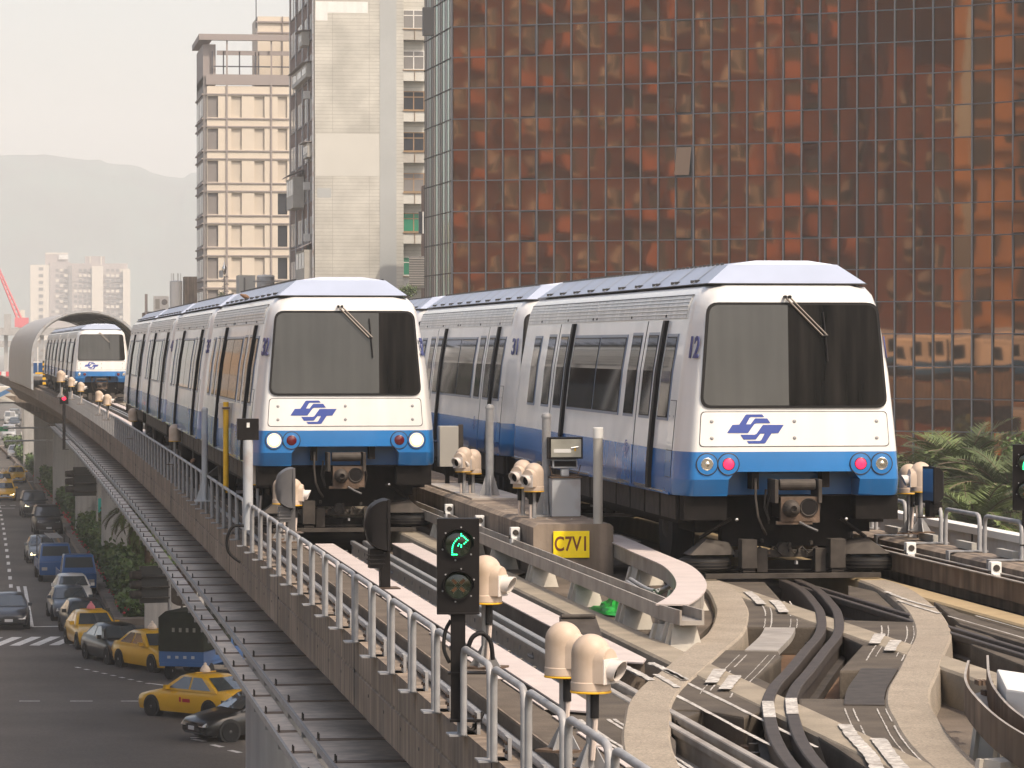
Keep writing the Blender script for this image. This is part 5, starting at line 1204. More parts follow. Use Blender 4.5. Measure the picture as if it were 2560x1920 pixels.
# ------------------------------------------------------------------ far bridges, underpass, crane
t = thing('underpass_bridge', 'cream road bridge with a blue wave stripe over the far street', 'bridge')
d = 560; W = lambda u, v: D(u, v, d); cr = M('cream bridge paint', (.58, .54, .46), .8)
def quad(mb, u0, u1, v0, v1, dd, th, m): a, b = D(u0, v1, dd), D(u1, v0, dd); mb.box(a.x, b.x, a.y, a.y + th, a.z, b.z, m)
mb = MB(); quad(mb, -120, 62, 968, 1005, d, 14, cr); mb.build('beam', t); mb = MB(); quad(mb, 56, 66, 1000, 1068, d - 1, 15, cr); quad(mb, -80, -70, 1000, 1070, d - 1, 15, cr); mb.build('abutment', t)
mb = MB(); pts = [(-20, 1000), (0, 986), (20, 976), (45, 971), (62, 972)]; r0 = [D(u, v - 5, d - .3) for u, v in pts]; r1 = [D(u, v + 7, d - .3) for u, v in pts]; mb.grid([r0, r1], M('bridge blue', (.03, .22, .5), .6)); mb.build('wave_stripe', t, fix=False)
mb = MB(); redp = M('red barrier', (.6, .05, .07), .6)
for k in range(9): quad(mb, -40 + k * 11, -30 + k * 11, 929, 953, d - 2, .5, redp if k % 2 else WHITEP)
mb.build('barrier', t); mb = MB(); quad(mb, -120, 64, 1005, 1009, d + 2, 12, UNDER); mb.build('soffit', t)
p = D(69, 1030, 540); mb = MB(); a, b = D(65, 1043, 540), D(74, 1018, 540); mb.box(a.x, b.x, a.y, a.y + .2, a.z, b.z, redp); mb.cyl((p.x, p.y + .1, ROAD), (p.x, p.y + .1, b.z), .08, n=8, m=STEEL); tag(mb.build('shop_sign'), 'upright red shop sign right of the underpass', 'sign')
t = thing('flyover', 'grey elevated flyover crossing behind the tube', 'flyover'); mb = MB(); quad(mb, -200, 160, 819, 838, 760, 12, PIERM); mb.build('deck', t); mb = MB(); quad(mb, -200, 160, 852, 868, 800, 10, PIERM); mb.build('lower_deck', t); mb = MB()
for u in (-60, 10, 100): quad(mb, u, u + 10, 838, 1010, 765, 3, PIERM)
mb.build('pillar', t)
t = thing('crane', 'red tower crane boom leaning at the left edge', 'crane'); mb = MB(); a, b = D(52, 805, 820), D(-12, 655, 820); rr = M('crane red', (.6, .14, .16), .6)
for o in (-.5, .5): mb.cyl((a.x + o, a.y, a.z), (b.x + o * .4, b.y, b.z), .28, .2, 6, rr)
for k in range(12): f, g_ = k / 12., (k + 1) / 12.; q = 1 if k % 2 else -1; mb.cyl(a.lerp(b, f) + Vector((.5 * q, 0, 0)), a.lerp(b, g_) + Vector((-.5 * q, 0, 0)), .13, n=5, m=rr)
mb.build('boom', t); mb = MB(); mb.box(a.x - 1.4, a.x + 1.8, a.y - 1, a.y + 1, a.z - 1.2, a.z + 1, rr); mb.box(a.x - .6, a.x + .6, a.y - .6, a.y + .6, ROAD, a.z - 1.2, rr); mb.build('cab', t)
# ------------------------------------------------------------------ buildings
def bbox(mb, x0, x1, y0, y1, z0, z1, m): return mb.box(x0, x1, y0, y1, z0, z1, m)
def Zat(v, d): return ZC + (862 - v) * d / F
# cream tower with a grid of recessed bays
B = thing('office_tower', 'tall cream tower with a grey ribbed grid and an open roof frame', 'building'); x0, yf = 19.0, 350.8; sc = 350 / F
ux = lambda u: x0 + (u - 518) * sc; zz = lambda v: Zat(v, 350)
mb = MB(); XE = ux(860); rowv = [240.5 + 80.7 * k for k in range(9)]
bays = [(519, 546), (579, 605), (636.5, 662), (695, 719), (752, 777), (810, 835)]
xs = [x0]
mb.box(x0 + .02, XE, yf + .36, yf + 13, ROAD, zz(215), BEIGE)
prev = x0
for a, b in bays: mb.box(prev, ux(a), yf, yf + .36, ROAD, zz(236), BEIGE); prev = ux(b)
mb.box(prev, XE, yf, yf + .36, ROAD, zz(236), BEIGE)
for a, b in bays:
    top = zz(236)
    for v in rowv: mb.box(ux(a), ux(b), yf, yf + .36, zz(v), top, BEIGE); top = zz(v + 53)
    mb.box(ux(a), ux(b), yf, yf + .36, ROAD, top, BEIGE)
mb.box(x0 + .0, XE, yf, yf + .36, zz(236), zz(215), BEIGE); mb.build('wall', B)
for i, (a, b) in enumerate(bays):
    for j, v in enumerate(rowv):
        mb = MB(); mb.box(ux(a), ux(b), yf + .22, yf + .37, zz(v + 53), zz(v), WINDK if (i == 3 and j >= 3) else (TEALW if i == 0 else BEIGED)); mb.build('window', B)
mb = MB()
for u in (568, 679, 790): mb.box(ux(u) - .08, ux(u) + .08, yf - .12, yf - .003, ROAD, zz(100), RIB)
for v in rowv:
    for q in (-5, 56): mb.box(x0 - .1, XE, yf - .10, yf - .004, zz(v + q) - .06, zz(v + q) + .06, RIB)
mb.build('rib', B)
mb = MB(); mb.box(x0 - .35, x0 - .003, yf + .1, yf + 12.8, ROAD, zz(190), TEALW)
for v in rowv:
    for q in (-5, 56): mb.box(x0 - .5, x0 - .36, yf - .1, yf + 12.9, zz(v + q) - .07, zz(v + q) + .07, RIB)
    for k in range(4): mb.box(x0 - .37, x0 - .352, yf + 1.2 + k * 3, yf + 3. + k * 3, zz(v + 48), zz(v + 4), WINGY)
mb.build('side_wall', B)
mb = MB(); mb.box(x0 - .1, XE, yf - .1, yf + .3, zz(212), zz(186), RIB); mb.box(x0 + 1.0, XE, yf + .3, yf + .5, zz(137), zz(126), RIB); mb.box(x0 - .8, XE, yf - .35, yf + .4, zz(101), zz(86), RIB)
mb.box(x0 - .35, x0 + .9, yf + .6, yf + 12.8, zz(212), zz(110), RIB); mb.prism([(x0 - .8, yf - .3, zz(101)), (x0 + .5, yf - .3, zz(101)), (x0 + .5, yf + 13, zz(101)), (x0 - .8, yf + 13, zz(101))], [(x0 - .8, yf - .3, zz(87)), (x0 + .5, yf - .3, zz(87)), (x0 + .5, yf + 13, zz(87)), (x0 - .8, yf + 13, zz(87))], RIB)
for u in (532, 560, 600, 640, 648): mb.box(ux(u) - .06, ux(u) + .06, yf + .3, yf + .42, zz(186), zz(128), MULL)
mb.box(ux(535), XE, yf + .3, yf + .4, zz(167), zz(164), MULL); mb.build('roof_frame', B)
mb = MB(); mb.box(ux(650), XE, yf + 3, yf + 11, zz(200), zz(33), BEIGE); mb.box(ux(650) - .15, XE, yf + 2.8, yf + 3, zz(49), zz(45), RIB); mb.box(ux(650) - .15, XE, yf + 2.8, yf + 3, zz(76), zz(72), RIB); mb.box(ux(712), ux(714), yf + 2.8, yf + 3, zz(200), zz(33), RIB); mb.build('penthouse', B); mb = MB(); mb.cyl((ux(648), yf + 4, zz(60)), (ux(648), yf + 4, zz(-15)), .05, n=6, m=MULL); mb.build('aerial', B)
# white tiled block with balconies down its left side
B = thing('apartment_block', 'white tiled apartment block with patched blank wall and balconies', 'building'); sc = 280 / F; x0, yf = 23.6, 279.5; ux = lambda u: x0 + (u - 787) * sc; zz = lambda v: Zat(v, 280); zt = zz(-120)
mb = MB(); mb.box(x0, ux(1010), yf, yf + 26, ROAD, zt, TILE); mb.box(ux(1010), ux(1130), yf + .9, yf + 26, ROAD, zt, TILE); mb.build('wall', B)
mb = MB(); mb.box(ux(950), ux(992), yf - .02, yf - .003, ROAD, zt, TILEG); mb.box(ux(789), ux(949), yf - .012, yf - .003, zz(440), zz(334), TILEP); mb.box(ux(789), ux(920), yf - .012, yf - .003, zz(32), zz(4), WHITE); mb.box(ux(789), ux(819), yf - .015, yf - .006, zz(52), zz(10), WHITE); mb.box(ux(793), ux(828), yf - .012, yf - .003, zz(494), zz(470), TILEG); mb.build('wall_patch', B)
wv = [19, 122, 224, 327, 430, 530, 640]; wm = [(WHITEP, WINGY), (WHITEP, WINGY), (BROWNF, WINDK), (BROWNF, WINDK), (BROWNF, WINGY), (BROWNF, WING), (WHITEP, WING)]
for v, (fm, gm) in zip(wv, wm):
    mb = MB(); a, b, z1, z0 = ux(1011), ux(1066), zz(v), zz(v + 48); y = yf + .88
    mb.box(a, b, y - .02, y + .02, z0, z1, fm); mb.box(a + .08, b - .08, y - .04, y - .022, z0 + .08, z1 - .08, gm); mb.box((a + b) / 2 - .04, (a + b) / 2 + .04, y - .06, y - .042, z0, z1, fm); mb.box(a, b, y - .06, y - .042, z1 - .5, z1 - .43, fm); mb.build('window', B)
    mb = MB(); mb.box(ux(1009), ux(1070), yf + .05, yf + .88, zz(v + 78), zz(v + 50), PALE2 if v % 2 else TILEP); mb.box(ux(1008), ux(1070), yf - .05, yf + .1, zz(v + 52), zz(v + 50), BROWNF); mb.box(ux(1038), ux(1039), yf - .03, yf + .05, zz(v + 78), zz(v + 50), BROWNF); mb.build('balcony', B)
for j in range(9):      # left side strips: bay boxes and dark windows
    z = zz(700 - j * 102)
    for k, (y0, y1) in enumerate(((1.0, 4.), (5.5, 9.5), (11, 16), (18, 23))):
        mb = MB(); mb.box(x0 - .06, x0 - .003, yf + y0, yf + y1, z, z + 1.9, WINDK if (j + k) % 3 else WINGY); mb.box(x0 - .1, x0 - .003, yf + y0 - .1, yf + y1 + .1, z - .15, z - .02, TEALW); mb.box(x0 - .09, x0 - .062, yf + (y0 + y1) / 2 - .06, yf + (y0 + y1) / 2 + .06, z, z + 1.9, PALE2); mb.build('window', B)
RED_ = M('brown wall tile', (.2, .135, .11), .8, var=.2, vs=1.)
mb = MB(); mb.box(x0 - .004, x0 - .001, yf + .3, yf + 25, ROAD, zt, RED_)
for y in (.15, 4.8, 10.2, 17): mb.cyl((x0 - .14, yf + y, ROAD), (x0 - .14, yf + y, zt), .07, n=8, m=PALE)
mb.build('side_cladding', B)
for (v, y0, y1, w) in ((185, 1.5, 16, .55), (388, .4, 4.5, .55), (505, 9, 16, 1.0), (700, .4, 9, .8), (100, 4, 7, .7)):
    mb = MB(); z = zz(v); mb.box(x0 - w, x0 - .1, yf + y0, yf + y1, z - .1, z + 1.0 if v != 505 and v != 700 else z + 2.4, PALE2)
    for k in range(3): mb.box(x0 - w - .02, x0 - w - .002, yf + y0 + .3 + k * (y1 - y0 - .4) / 3, yf + y0 + (k + .85) * (y1 - y0 - .2) / 3, z + .95 if v in (505, 700) else z + .2, z + 2.2 if v in (505, 700) else z + .8, WINGY)
    mb.prism([(x0 - w - .35, yf + y0 - .2, z + (2.5 if v in (505, 700) else 1.02)), (x0 - .1, yf + y0 - .2, z + (3. if v in (505, 700) else 1.1)), (x0 - .1, yf + y1 + .2, z + (3. if v in (505, 700) else 1.1)), (x0 - w - .35, yf + y1 + .2, z + (2.5 if v in (505, 700) else 1.02))], [(x0 - w - .35, yf + y0 - .2, z + (2.56 if v in (505, 700) else 1.06)), (x0 - .1, yf + y0 - .2, z + (3.06 if v in (505, 700) else 1.16)), (x0 - .1, yf + y1 + .2, z + (3.06 if v in (505, 700) else 1.16)), (x0 - w - .35, yf + y1 + .2, z + (2.56 if v in (505, 700) else 1.06))], RIB); mb.build('bay_window', B)
for v in (240, 470, 600):
    mb = MB(); z = zz(v); mb.box(x0 - .6, x0 - .1, yf + 3, yf + 3.8, z, z + .6, WHITEP); mb.build('air_conditioner', B)
a, b = D(1058, 88, 206), D(1086, 18, 206); mb = MB(); mb.box(a.x, b.x, a.y, a.y + .5, a.z, b.z, M('dark signboard', (.03, .03, .032), .5)); tag(mb.build('wall_signboard'), 'black box signboard between the white block and the glass tower', 'signboard')
B = thing('low_house', 'narrow pale house squeezed between white block and glass tower', 'building'); mb = MB(); mb.box(ux(1047), ux(1180), yf - 12, yf - 4, ROAD, zz(465), TILEP); mb.box(ux(1040), ux(1047), yf - 10, yf - 4, ROAD, zz(470), RED_); mb.build('wall', B)
sc2 = 268 / F
for v in (528, 640):
    mb = MB(); a = D(1050, v + 55, 268); b = D(1066, v, 268); mb.box(a.x, b.x + 2, yf - 12.1, yf - 12.01, a.z, b.z, WINDK); mb.box(a.x + .3, a.x + .38, yf - 12.13, yf - 12.11, a.z, b.z, WHITEP); mb.build('window', B)
mb = MB(); a, b = D(1028, 712, 266), D(1068, 640, 266); mb.box(a.x, b.x + 1, yf - 13.6, yf - 13.5, a.z, b.z, WINGY)
for k in range(12): mb.box(a.x, b.x + 1, yf - 13.66, yf - 13.6, a.z + k * .18, a.z + k * .18 + .04, PALE2)
mb.box(a.x, b.x + 1, yf - 13.5, yf - 12, a.z - .2, a.z, PALE2); mb.build('balcony_cage', B)
# curved bronze glass tower
B = thing('glass_tower', 'large curved bronze mirror glass office tower', 'building')
def curve(lat):    # distance of the facade from the camera at that sideways offset
    return 207.4 - .27 * (lat + 3.5) - .0065 * (lat + 3.5) ** 2
lats = [-3.5]; 
while lats[-1] < 46: lats.append(lats[-1] + .985 / (1 if lats[-1] < 24.2 else 1.))
def W2(lat, d): return Vector((lat * math.cos(YAW) + d * math.sin(YAW), d * math.cos(YAW) - lat * math.sin(YAW)))
fp = [W2(l, curve(l) if l < 24.6 else curve(24.6) - .95 * (l - 24.6)) for l in lats]
def glass(name, col, rough=.03, wob=.35):
    m = bpy.data.materials.new(name); m.use_nodes = True; nt = m.node_tree; N = nt.nodes; L = nt.links; b = N['Principled BSDF']
    b.inputs['Base Color'].default_value = (*col, 1); b.inputs['Metallic'].default_value = 1.; b.inputs['Roughness'].default_value = rough
    tc = N.new('ShaderNodeTexCoord'); n = N.new('ShaderNodeTexNoise'); n.inputs['Scale'].default_value = .42; n.inputs['Detail'].default_value = 1.; bp = N.new('ShaderNodeBump'); bp.inputs['Strength'].default_value = wob; bp.inputs['Distance'].default_value = .05
    L.new(tc.outputs['Object'], n.inputs['Vector']); L.new(n.outputs['Fac'], bp.inputs['Height']); L.new(bp.outputs['Normal'], b.inputs['Normal']); return m
GL1 = glass('bronze mirror glass', (.36, .20, .108), wob=.11); GL2 = glass('bronze mirror glass darker', (.25, .14, .078), wob=.11); GL3 = glass('bronze mirror glass dim', (.32, .178, .095), wob=.11)
ztop = 31.; z0 = Zat(1260, 205); rowh = 1.79; zs = []
z = Zat(66.5, 207) + rowh * 5
zs = [z - rowh * k for k in range(22) if z - rowh * k > ROAD + 1] + [ROAD]
rg = random.Random(17); mb = MB()
opens = []
for k in range(len(fp) - 1):
    a, b = fp[k], fp[k + 1]; tdir = (b - a).normalized(); nrm = Vector((tdir.y, -tdir.x))
    dkc = (k % 13 in (9, 10)); 
    for j in range(len(zs) - 1):
        t1, t2 = rg.gauss(0, .003), rg.gauss(0, .003); w = (b - a).length; h = zs[j] - zs[j + 1]
        off = lambda sx, sz: nrm * (-.06 + t1 * sx * w / 2 + t2 * sz * h / 2)
        pa, pb_, pc, pd = a + off(-1, -1), b + off(1, -1), b + off(1, 1), a + off(-1, 1)
        m = GL2 if (dkc and j % 2 == 1) or rg.random() < .03 else (GL3 if rg.random() < .18 or dkc else GL1)
        if (k in (4, 13, 20, 31, 40)) and j % 2 == 1: opens.append((k, j)); continue
        mb.face([(pa.x, pa.y, zs[j + 1]), (pb_.x, pb_.y, zs[j + 1]), (pc.x, pc.y, zs[j]), (pd.x, pd.y, zs[j])], m)
mb.build('curtain_wall', B, fix=False)
for k, j in opens:
    a, b = fp[k], fp[k + 1]; tdir = (b - a).normalized(); nrm = Vector((tdir.y, -tdir.x)); tilt = .42 if (k, j) in ((13, 9),) else rg.choice((.0, 0., .04, .1))
    mb = MB(); a1, b1 = a + tdir * .09, b - tdir * .09; q = nrm * (.02 + tilt); p_ = nrm * .02
    mb.face([(a1.x + q.x, a1.y + q.y, zs[j + 1] + .09), (b1.x + q.x, b1.y + q.y, zs[j + 1] + .09), (b1.x + p_.x, b1.y + p_.y, zs[j] - .09), (a1.x + p_.x, a1.y + p_.y, zs[j] - .09)], GL1 if tilt > .3 else GL2)
    for (c, d_) in (((a, a1)), ((b1, b))):
        for_q = nrm * .03; mb.prism([(c.x, c.y, zs[j + 1]), (d_.x, d_.y, zs[j + 1]), (d_.x + for_q.x, d_.y + for_q.y, zs[j + 1]), (c.x + for_q.x, c.y + for_q.y, zs[j + 1])], [(c.x, c.y, zs[j]), (d_.x, d_.y, zs[j]), (d_.x + for_q.x, d_.y + for_q.y, zs[j]), (c.x + for_q.x, c.y + for_q.y, zs[j])], MULL)
    mb.face([(a.x - nrm.x * .3, a.y - nrm.y * .3, zs[j + 1]), (b.x - nrm.x * .3, b.y - nrm.y * .3, zs[j + 1]), (b.x - nrm.x * .3, b.y - nrm.y * .3, zs[j]), (a.x - nrm.x * .3, a.y - nrm.y * .3, zs[j])], TRIM)
    mb.build('opening_window', B, fix=False)
mb = MB()
for k, p in enumerate(fp): mb.box(p.x - .034, p.x + .034, p.y - .07, p.y + .02, ROAD, zs[0], MULLG)
for z in zs[:-1]:
    for a, b in zip(fp, fp[1:]): mb.prism([(a.x, a.y - .065, z - .03), (a.x, a.y + .03, z - .03), (a.x, a.y + .03, z + .03), (a.x, a.y - .065, z + .03)], [(b.x, b.y - .065, z - .03), (b.x, b.y + .03, z - .03), (b.x, b.y + .03, z + .03), (b.x, b.y - .065, z + .03)], MULLG)
mb.build('mullion', B)
# left return with vertical coloured strips
e0, e1 = fp[0], W2(-5.35, 218.); FGAP = M('fin gap', (.045, .042, .038), .7); mb = MB(); cols = [MULL, WING, WINDK, (TEALW), WING, WINDK, CREAM2, WINGY, WINDK, WING, TEALW, WINDK, PALE2, WINDK]
cols = [M('fin bronze', (.10, .08, .06), .4, metal=.4), M('fin green glass', (.02, .30, .17), .3, coat=.6), M('fin dark', (.05, .045, .045), .3), M('fin green glass', (.02, .30, .17), .3), M('fin brown', (.14, .11, .085), .5), M('fin dark', (.05, .045, .045), .3), M('fin green glass', (.02, .30, .17), .3), M('fin pale', (.45, .36, .28), .6), M('fin brown', (.14, .11, .085), .5), M('fin green dim', (.04, .11, .08), .3), M('fin dark', (.05, .045, .045), .3), M('fin brown', (.14, .11, .085), .5)]
n = len(cols)
for k in range(n):
    a, b = e0.lerp(e1, k / n), e0.lerp(e1, (k + .9) / n); mb.face([(a.x, a.y, ROAD), (b.x, b.y, ROAD), (b.x, b.y, zs[0]), (a.x, a.y, zs[0])], cols[k])
    c, d_ = b, e0.lerp(e1, (k + 1) / n); mb.prism([(c.x - .012, c.y, ROAD), (d_.x - .012, d_.y, ROAD), (d_.x + .1, d_.y, ROAD), (c.x + .1, c.y, ROAD)], [(c.x - .012, c.y, zs[0]), (d_.x - .012, d_.y, zs[0]), (d_.x + .1, d_.y, zs[0]), (c.x + .1, c.y, zs[0])], FGAP)
for z in zs[:-1]: mb.prism([(e0.x - .05, e0.y, z - .03), (e0.x + .05, e0.y, z - .03), (e0.x + .05, e0.y, z + .03), (e0.x - .05, e0.y, z + .03)], [(e1.x - .05, e1.y, z - .03), (e1.x + .05, e1.y, z - .03), (e1.x + .05, e1.y, z + .03), (e1.x - .05, e1.y, z + .03)], FGAP)
mb.build('side_fins', B, fix=False)
mb = MB(); q = [p + Vector((.35, 1.2)) for p in fp] + [fp[-1] + Vector((6, 30)), e1 + Vector((2, 12)), e1 + Vector((.5, -.3))]; mb.prism([(p.x, p.y, ROAD) for p in q], [(p.x, p.y, zs[0]) for p in q], TRIM); mb.build('core', B)
# red brown brick block on the other side of the street (seen only as the reflection)
B = thing('brick_block', 'red brown brick apartment block across the street, mirrored in the glass tower', 'building'); c0, c1 = W2(-95, 40), W2(-95, 114); tdir = (c1 - c0).normalized()
T = TR((c0.x, c0.y, ROAD)) @ RZ(math.atan2(tdir.y, tdir.x)); Lb = (c1 - c0).length
mb = MB(); mb.box(0, Lb, 0, 14, 0, 62, BRICK); mb.box(Lb, Lb + 24, 1, 14, 0, 39, BRICK)
for k in range(5): mb.box(5 + k * 15.3, 8.4 + k * 15.3, -.02, 0, 0, 62, M('brick recess', (.27, .10, .04), .9)); o = mb.build('wall', B); o.matrix_local = T
wmb = MB(); wmb.box(-1.4, 1.4, -.03, .0, 0, 2.2, WINDK); wmb.box(-1.5, 1.5, -.3, -.0, -.3, 0, M('brick sill', (.5, .42, .33), .7)); wmb.box(-.1, .1, -.06, -.03, 0, 2.2, WHITEP); wmb.box(.5, 1.3, -.05, -.03, 1., 2.1, CREAM2); w0 = wmb.build('window', B)
bmb = MB(); bmb.box(-2., 2., -1.1, 0, -.5, 1.1, M('brick balcony', (.42, .16, .07), .8, var=.3, vs=.6)); bmb.box(-1.7, 1.7, -.04, 0, 1.1, 2.9, WINDK); bmb.box(-1.9, -1.75, -.06, 0, 1.1, 2.9, WHITEP); b0 = bmb.build('balcony', B)
rg = random.Random(9); first = True
for r in range(13):
    for k in range(int((Lb + 22) / 5.1)):
        src = b0 if k % 3 == 1 else w0
        if k > 13 and r > 7: continue
        o = src.copy(); C.objects.link(o); o.matrix_local = T @ TR((2.55 + k * 5.1, 0 if k < 14 else 1, 3.2 + r * 4.4))
bpy.data.objects.remove(w0); bpy.data.objects.remove(b0)
B = thing('pale_block', 'pale ochre block across the street, mirrored at the right of the glass tower', 'building'); c2, c3 = W2(-90, 150), W2(-90, 190); mb = MB(); mb.box(0, 40, 0, 14, 0, 62, M('ochre wall', (.46, .25, .095), .8, var=.15, vs=.3))
for k in range(8):
    for r in range(12): mb.box(2 + k * 5, 4.4 + k * 5, -.05, 0, 3 + r * 4.2, 5.4 + r * 4.2, WINDK); mb.box(0, 40, -.5, 0, 6.4 + r * 4.2, 6.8 + r * 4.2, M('ochre ledge', (.3, .17, .07), .8))
o = mb.build('wall', B); o.matrix_local = TR((c2.x, c2.y, ROAD)) @ RZ(math.atan2(tdir.y, tdir.x))
for k, (y, h, m, lb) in enumerate(((235, 24, BEIGE, 'pale building on the left side of the street, mirrored in the train sides'), (300, 34, TILEG, 'grey building on the left side of the street, behind the pale one'), (375, 27, M('ochre wall', (.46, .25, .095), .8), 'ochre building on the left side of the street, farthest of the row'))):
    B = thing('street_building', lb, 'building', (-17, y, ROAD)); mb = MB(); mb.box(-14, 0, 0, 58, 0, h, m); mb.build('wall', B)
    for r in range(int(h / 3.4)):
        mb = MB()
        for q in range(11): mb.box(.0, .05, 2 + q * 5.1, 5 + q * 5.1, 1.2 + r * 3.4, 3. + r * 3.4, WINDK)
        mb.build('window_band', B)
# low roofs and roof clutter behind the trains
B = thing('low_building', 'low grey building whose roof carries tanks and boxes behind the left train', 'building'); mb = MB(); a = D(370, 770, 300); b = D(690, 742, 300); mb.box(a.x, b.x + 4, a.y, a.y + 14, ROAD, a.z - .3, CONC); mb.build('wall', B); mb = MB(); a2 = D(465, 760, 300); b2 = D(497, 690, 300); mb.box(a2.x, b2.x, a.y + 2, a.y + 5, a2.z - 2, b2.z, CONC); mb.build('stair_head', B); mb = MB(); a2, b2 = D(600, 745, 300), D(642, 687, 300); mb.box(a2.x, b2.x, a.y + .5, a.y + 4, a2.z - 2, b2.z, TILEP); mb.box(a2.x + .4, a2.x + .55, a.y + .4, a.y + .5, a2.z, b2.z - .2, WINGY); mb.build('roof_room', B)
rz_ = a.y
p = D(440, 749, 302); mb = MB(); h = Zat(704, 302) - p.z; mb.cyl((p.x, p.y, p.z - 3), (p.x, p.y, p.z + h), .53, n=24, m=WHITEP); mb.lathe([(.55, 0), (.5, .05), (0, .1)], PALE, TR((p.x, p.y, p.z + h)), 24)
for k in range(6): mb.cyl((p.x + .4 * math.cos(k), p.y + .4 * math.sin(k), p.z + h), (p.x + .4 * math.cos(k), p.y + .4 * math.sin(k), p.z + h + .7), .02, n=5, m=RIB)
tag(mb.build('water_tank', smooth=40), 'white round water tank on the roof left of the cream tower', 'water tank')
p = D(664, 722, 298); mb = MB(); mb.cyl((p.x, p.y, p.z - 1), (p.x, p.y, p.z + 1.0), .75, n=24, m=PALE); mb.lathe([(.8, 0), (.7, .12), (0, .2)], WHITEP, TR((p.x, p.y, p.z + 1.0)), 24); mb.tube([(p.x - 1.1, p.y - .9, p.z + .6), (p.x + 1.0, p.y - .9, p.z + .6)], .04, 6, STEEL); tag(mb.build('water_tank', smooth=40), 'pale steel water tank with a rail, below the cream tower', 'water tank')
a, b = D(384, 772, 296), D(422, 740, 296); mb = MB(); mb.box(a.x, b.x, a.y, a.y + .5, a.z - 1, b.z, WHITEP); mb.lathe([(.24, 0), (.22, .03), (0, .03)], WINGY, TR((b.x - .35, a.y - .02, b.z - .5)) @ RX(PI / 2), 20); mb.box(a.x + .15, a.x + .5, a.y - .03, a.y - .002, a.z, b.z - .25, PALE2); tag(mb.build('air_conditioner'), 'white roof air conditioner left of the water tank', 'air conditioner')
a, b = D(362, 772, 297), D(369, 735, 297); mb = MB(); mb.box(a.x, b.x, a.y, a.y + .25, a.z - 1, b.z, RIB); tag(mb.build('chimney'), 'thin grey chimney above the last carriage of train 32', 'chimney')
p = D(561, 735, 297); mb = MB(); zz = lambda v: Zat(v, 297)
mb.cyl((p.x, p.y, p.z - 2), (p.x, p.y, zz(690)), .06, n=8, m=RIB); mb.cyl((p.x, p.y, zz(672)), (p.x, p.y, zz(636)), .04, .008, 6, RIB); mb.lathe([(.05, -.5), (.12, -.35), (.2, -.1), (.2, .1), (.08, .3), (.03, .6)], CHROME, TR((p.x, p.y, zz(672))), 14); mb.box(p.x - .45, p.x - .1, p.y - .05, p.y + .05, zz(694), zz(676), PALE)
for k in range(7): z = zz(730 - k * 6); mb.tube([(p.x, p.y, z), (p.x + .2 * math.cos(k * 2.1), p.y, z + .1), (p.x + .35 * math.cos(k * 2.1), p.y, z + .02)], .03, 5, MULL)
tag(mb.build('antenna_mast', smooth=40), 'thin roof mast with a silver bulb and small aerials', 'mast')
# distant hospital-like block
B = thing('distant_block', 'hazy pale and pinkish high-rise block far away in front of the hill', 'building'); d = 2100; PK = M('pink grey wall', (.38, .33, .31), .8, var=.08, vs=.05); CRM = M('cream band', (.62, .56, .48), .8)
def dq(mb, u0, u1, v0, v1, yo, th, m): a, b = D(u0, v1, d), D(u1, v0, d); mb.box(a.x, b.x, a.y + yo, a.y + yo + th, a.z, b.z, m)
mb = MB(); dq(mb, 76, 124, 662, 940, 0, 40, CRM); dq(mb, 124, 176, 655, 900, 1, 20, PK); dq(mb, 176, 320, 658, 900, 3, 20, PK); dq(mb, 308, 326, 672, 900, 2, 20, CRM); dq(mb, 230, 258, 665, 900, 2.2, 20, CRM); mb.build('wall', B)
mb = MB(); dq(mb, 113, 171, 632, 664, 4, 8, PK); dq(mb, 147, 171, 636, 648, 3.8, .2, WHITEP); dq(mb, 113, 171, 631, 635, 3.8, 8, CRM); mb.build('roof_room', B); mb = MB(); dq(mb, 213, 263, 640, 662, 5, 8, PK); dq(mb, 224, 227, 640, 662, 4.8, .2, CRM); dq(mb, 252, 255, 640, 662, 4.8, .2, CRM); mb.build('stair_tower', B); mb = MB(); dq(mb, 171, 180, 664, 800, .9, 2.2, WINGY); mb.build('recess', B)
for j in range(9):
    for (u0, u1) in ((84, 94), (97, 108)): mb = MB(); dq(mb, u0, u1, 668 + j * 17, 676 + j * 17, -.1, .2, WINGY); mb.build('window', B)
for j in range(10):
    for u in (128, 139, 150, 161, 185, 197, 209, 221, 266, 278, 290, 300):
        mb = MB(); dq(mb, u, u + 8, 672 + j * 13, 679 + j * 13, .8 if u < 175 else 2.8, .2, WINGY if (u + j) % 3 else CRM); mb.build('window', B)
mb = MB()
for v in (701, 717): dq(mb, 124, 312, v, v + 4, .6, 2.3, RIB)
mb.build('ledge', B)
B = thing('distant_house', 'tiny pale rooftop boxes right of the red crane', 'building'); mb = MB(); d = 860; dq(mb, 50, 62, 775, 830, 0, 8, CRM); dq(mb, 10, 28, 785, 830, 0, 8, PIERM); mb.build('wall', B)
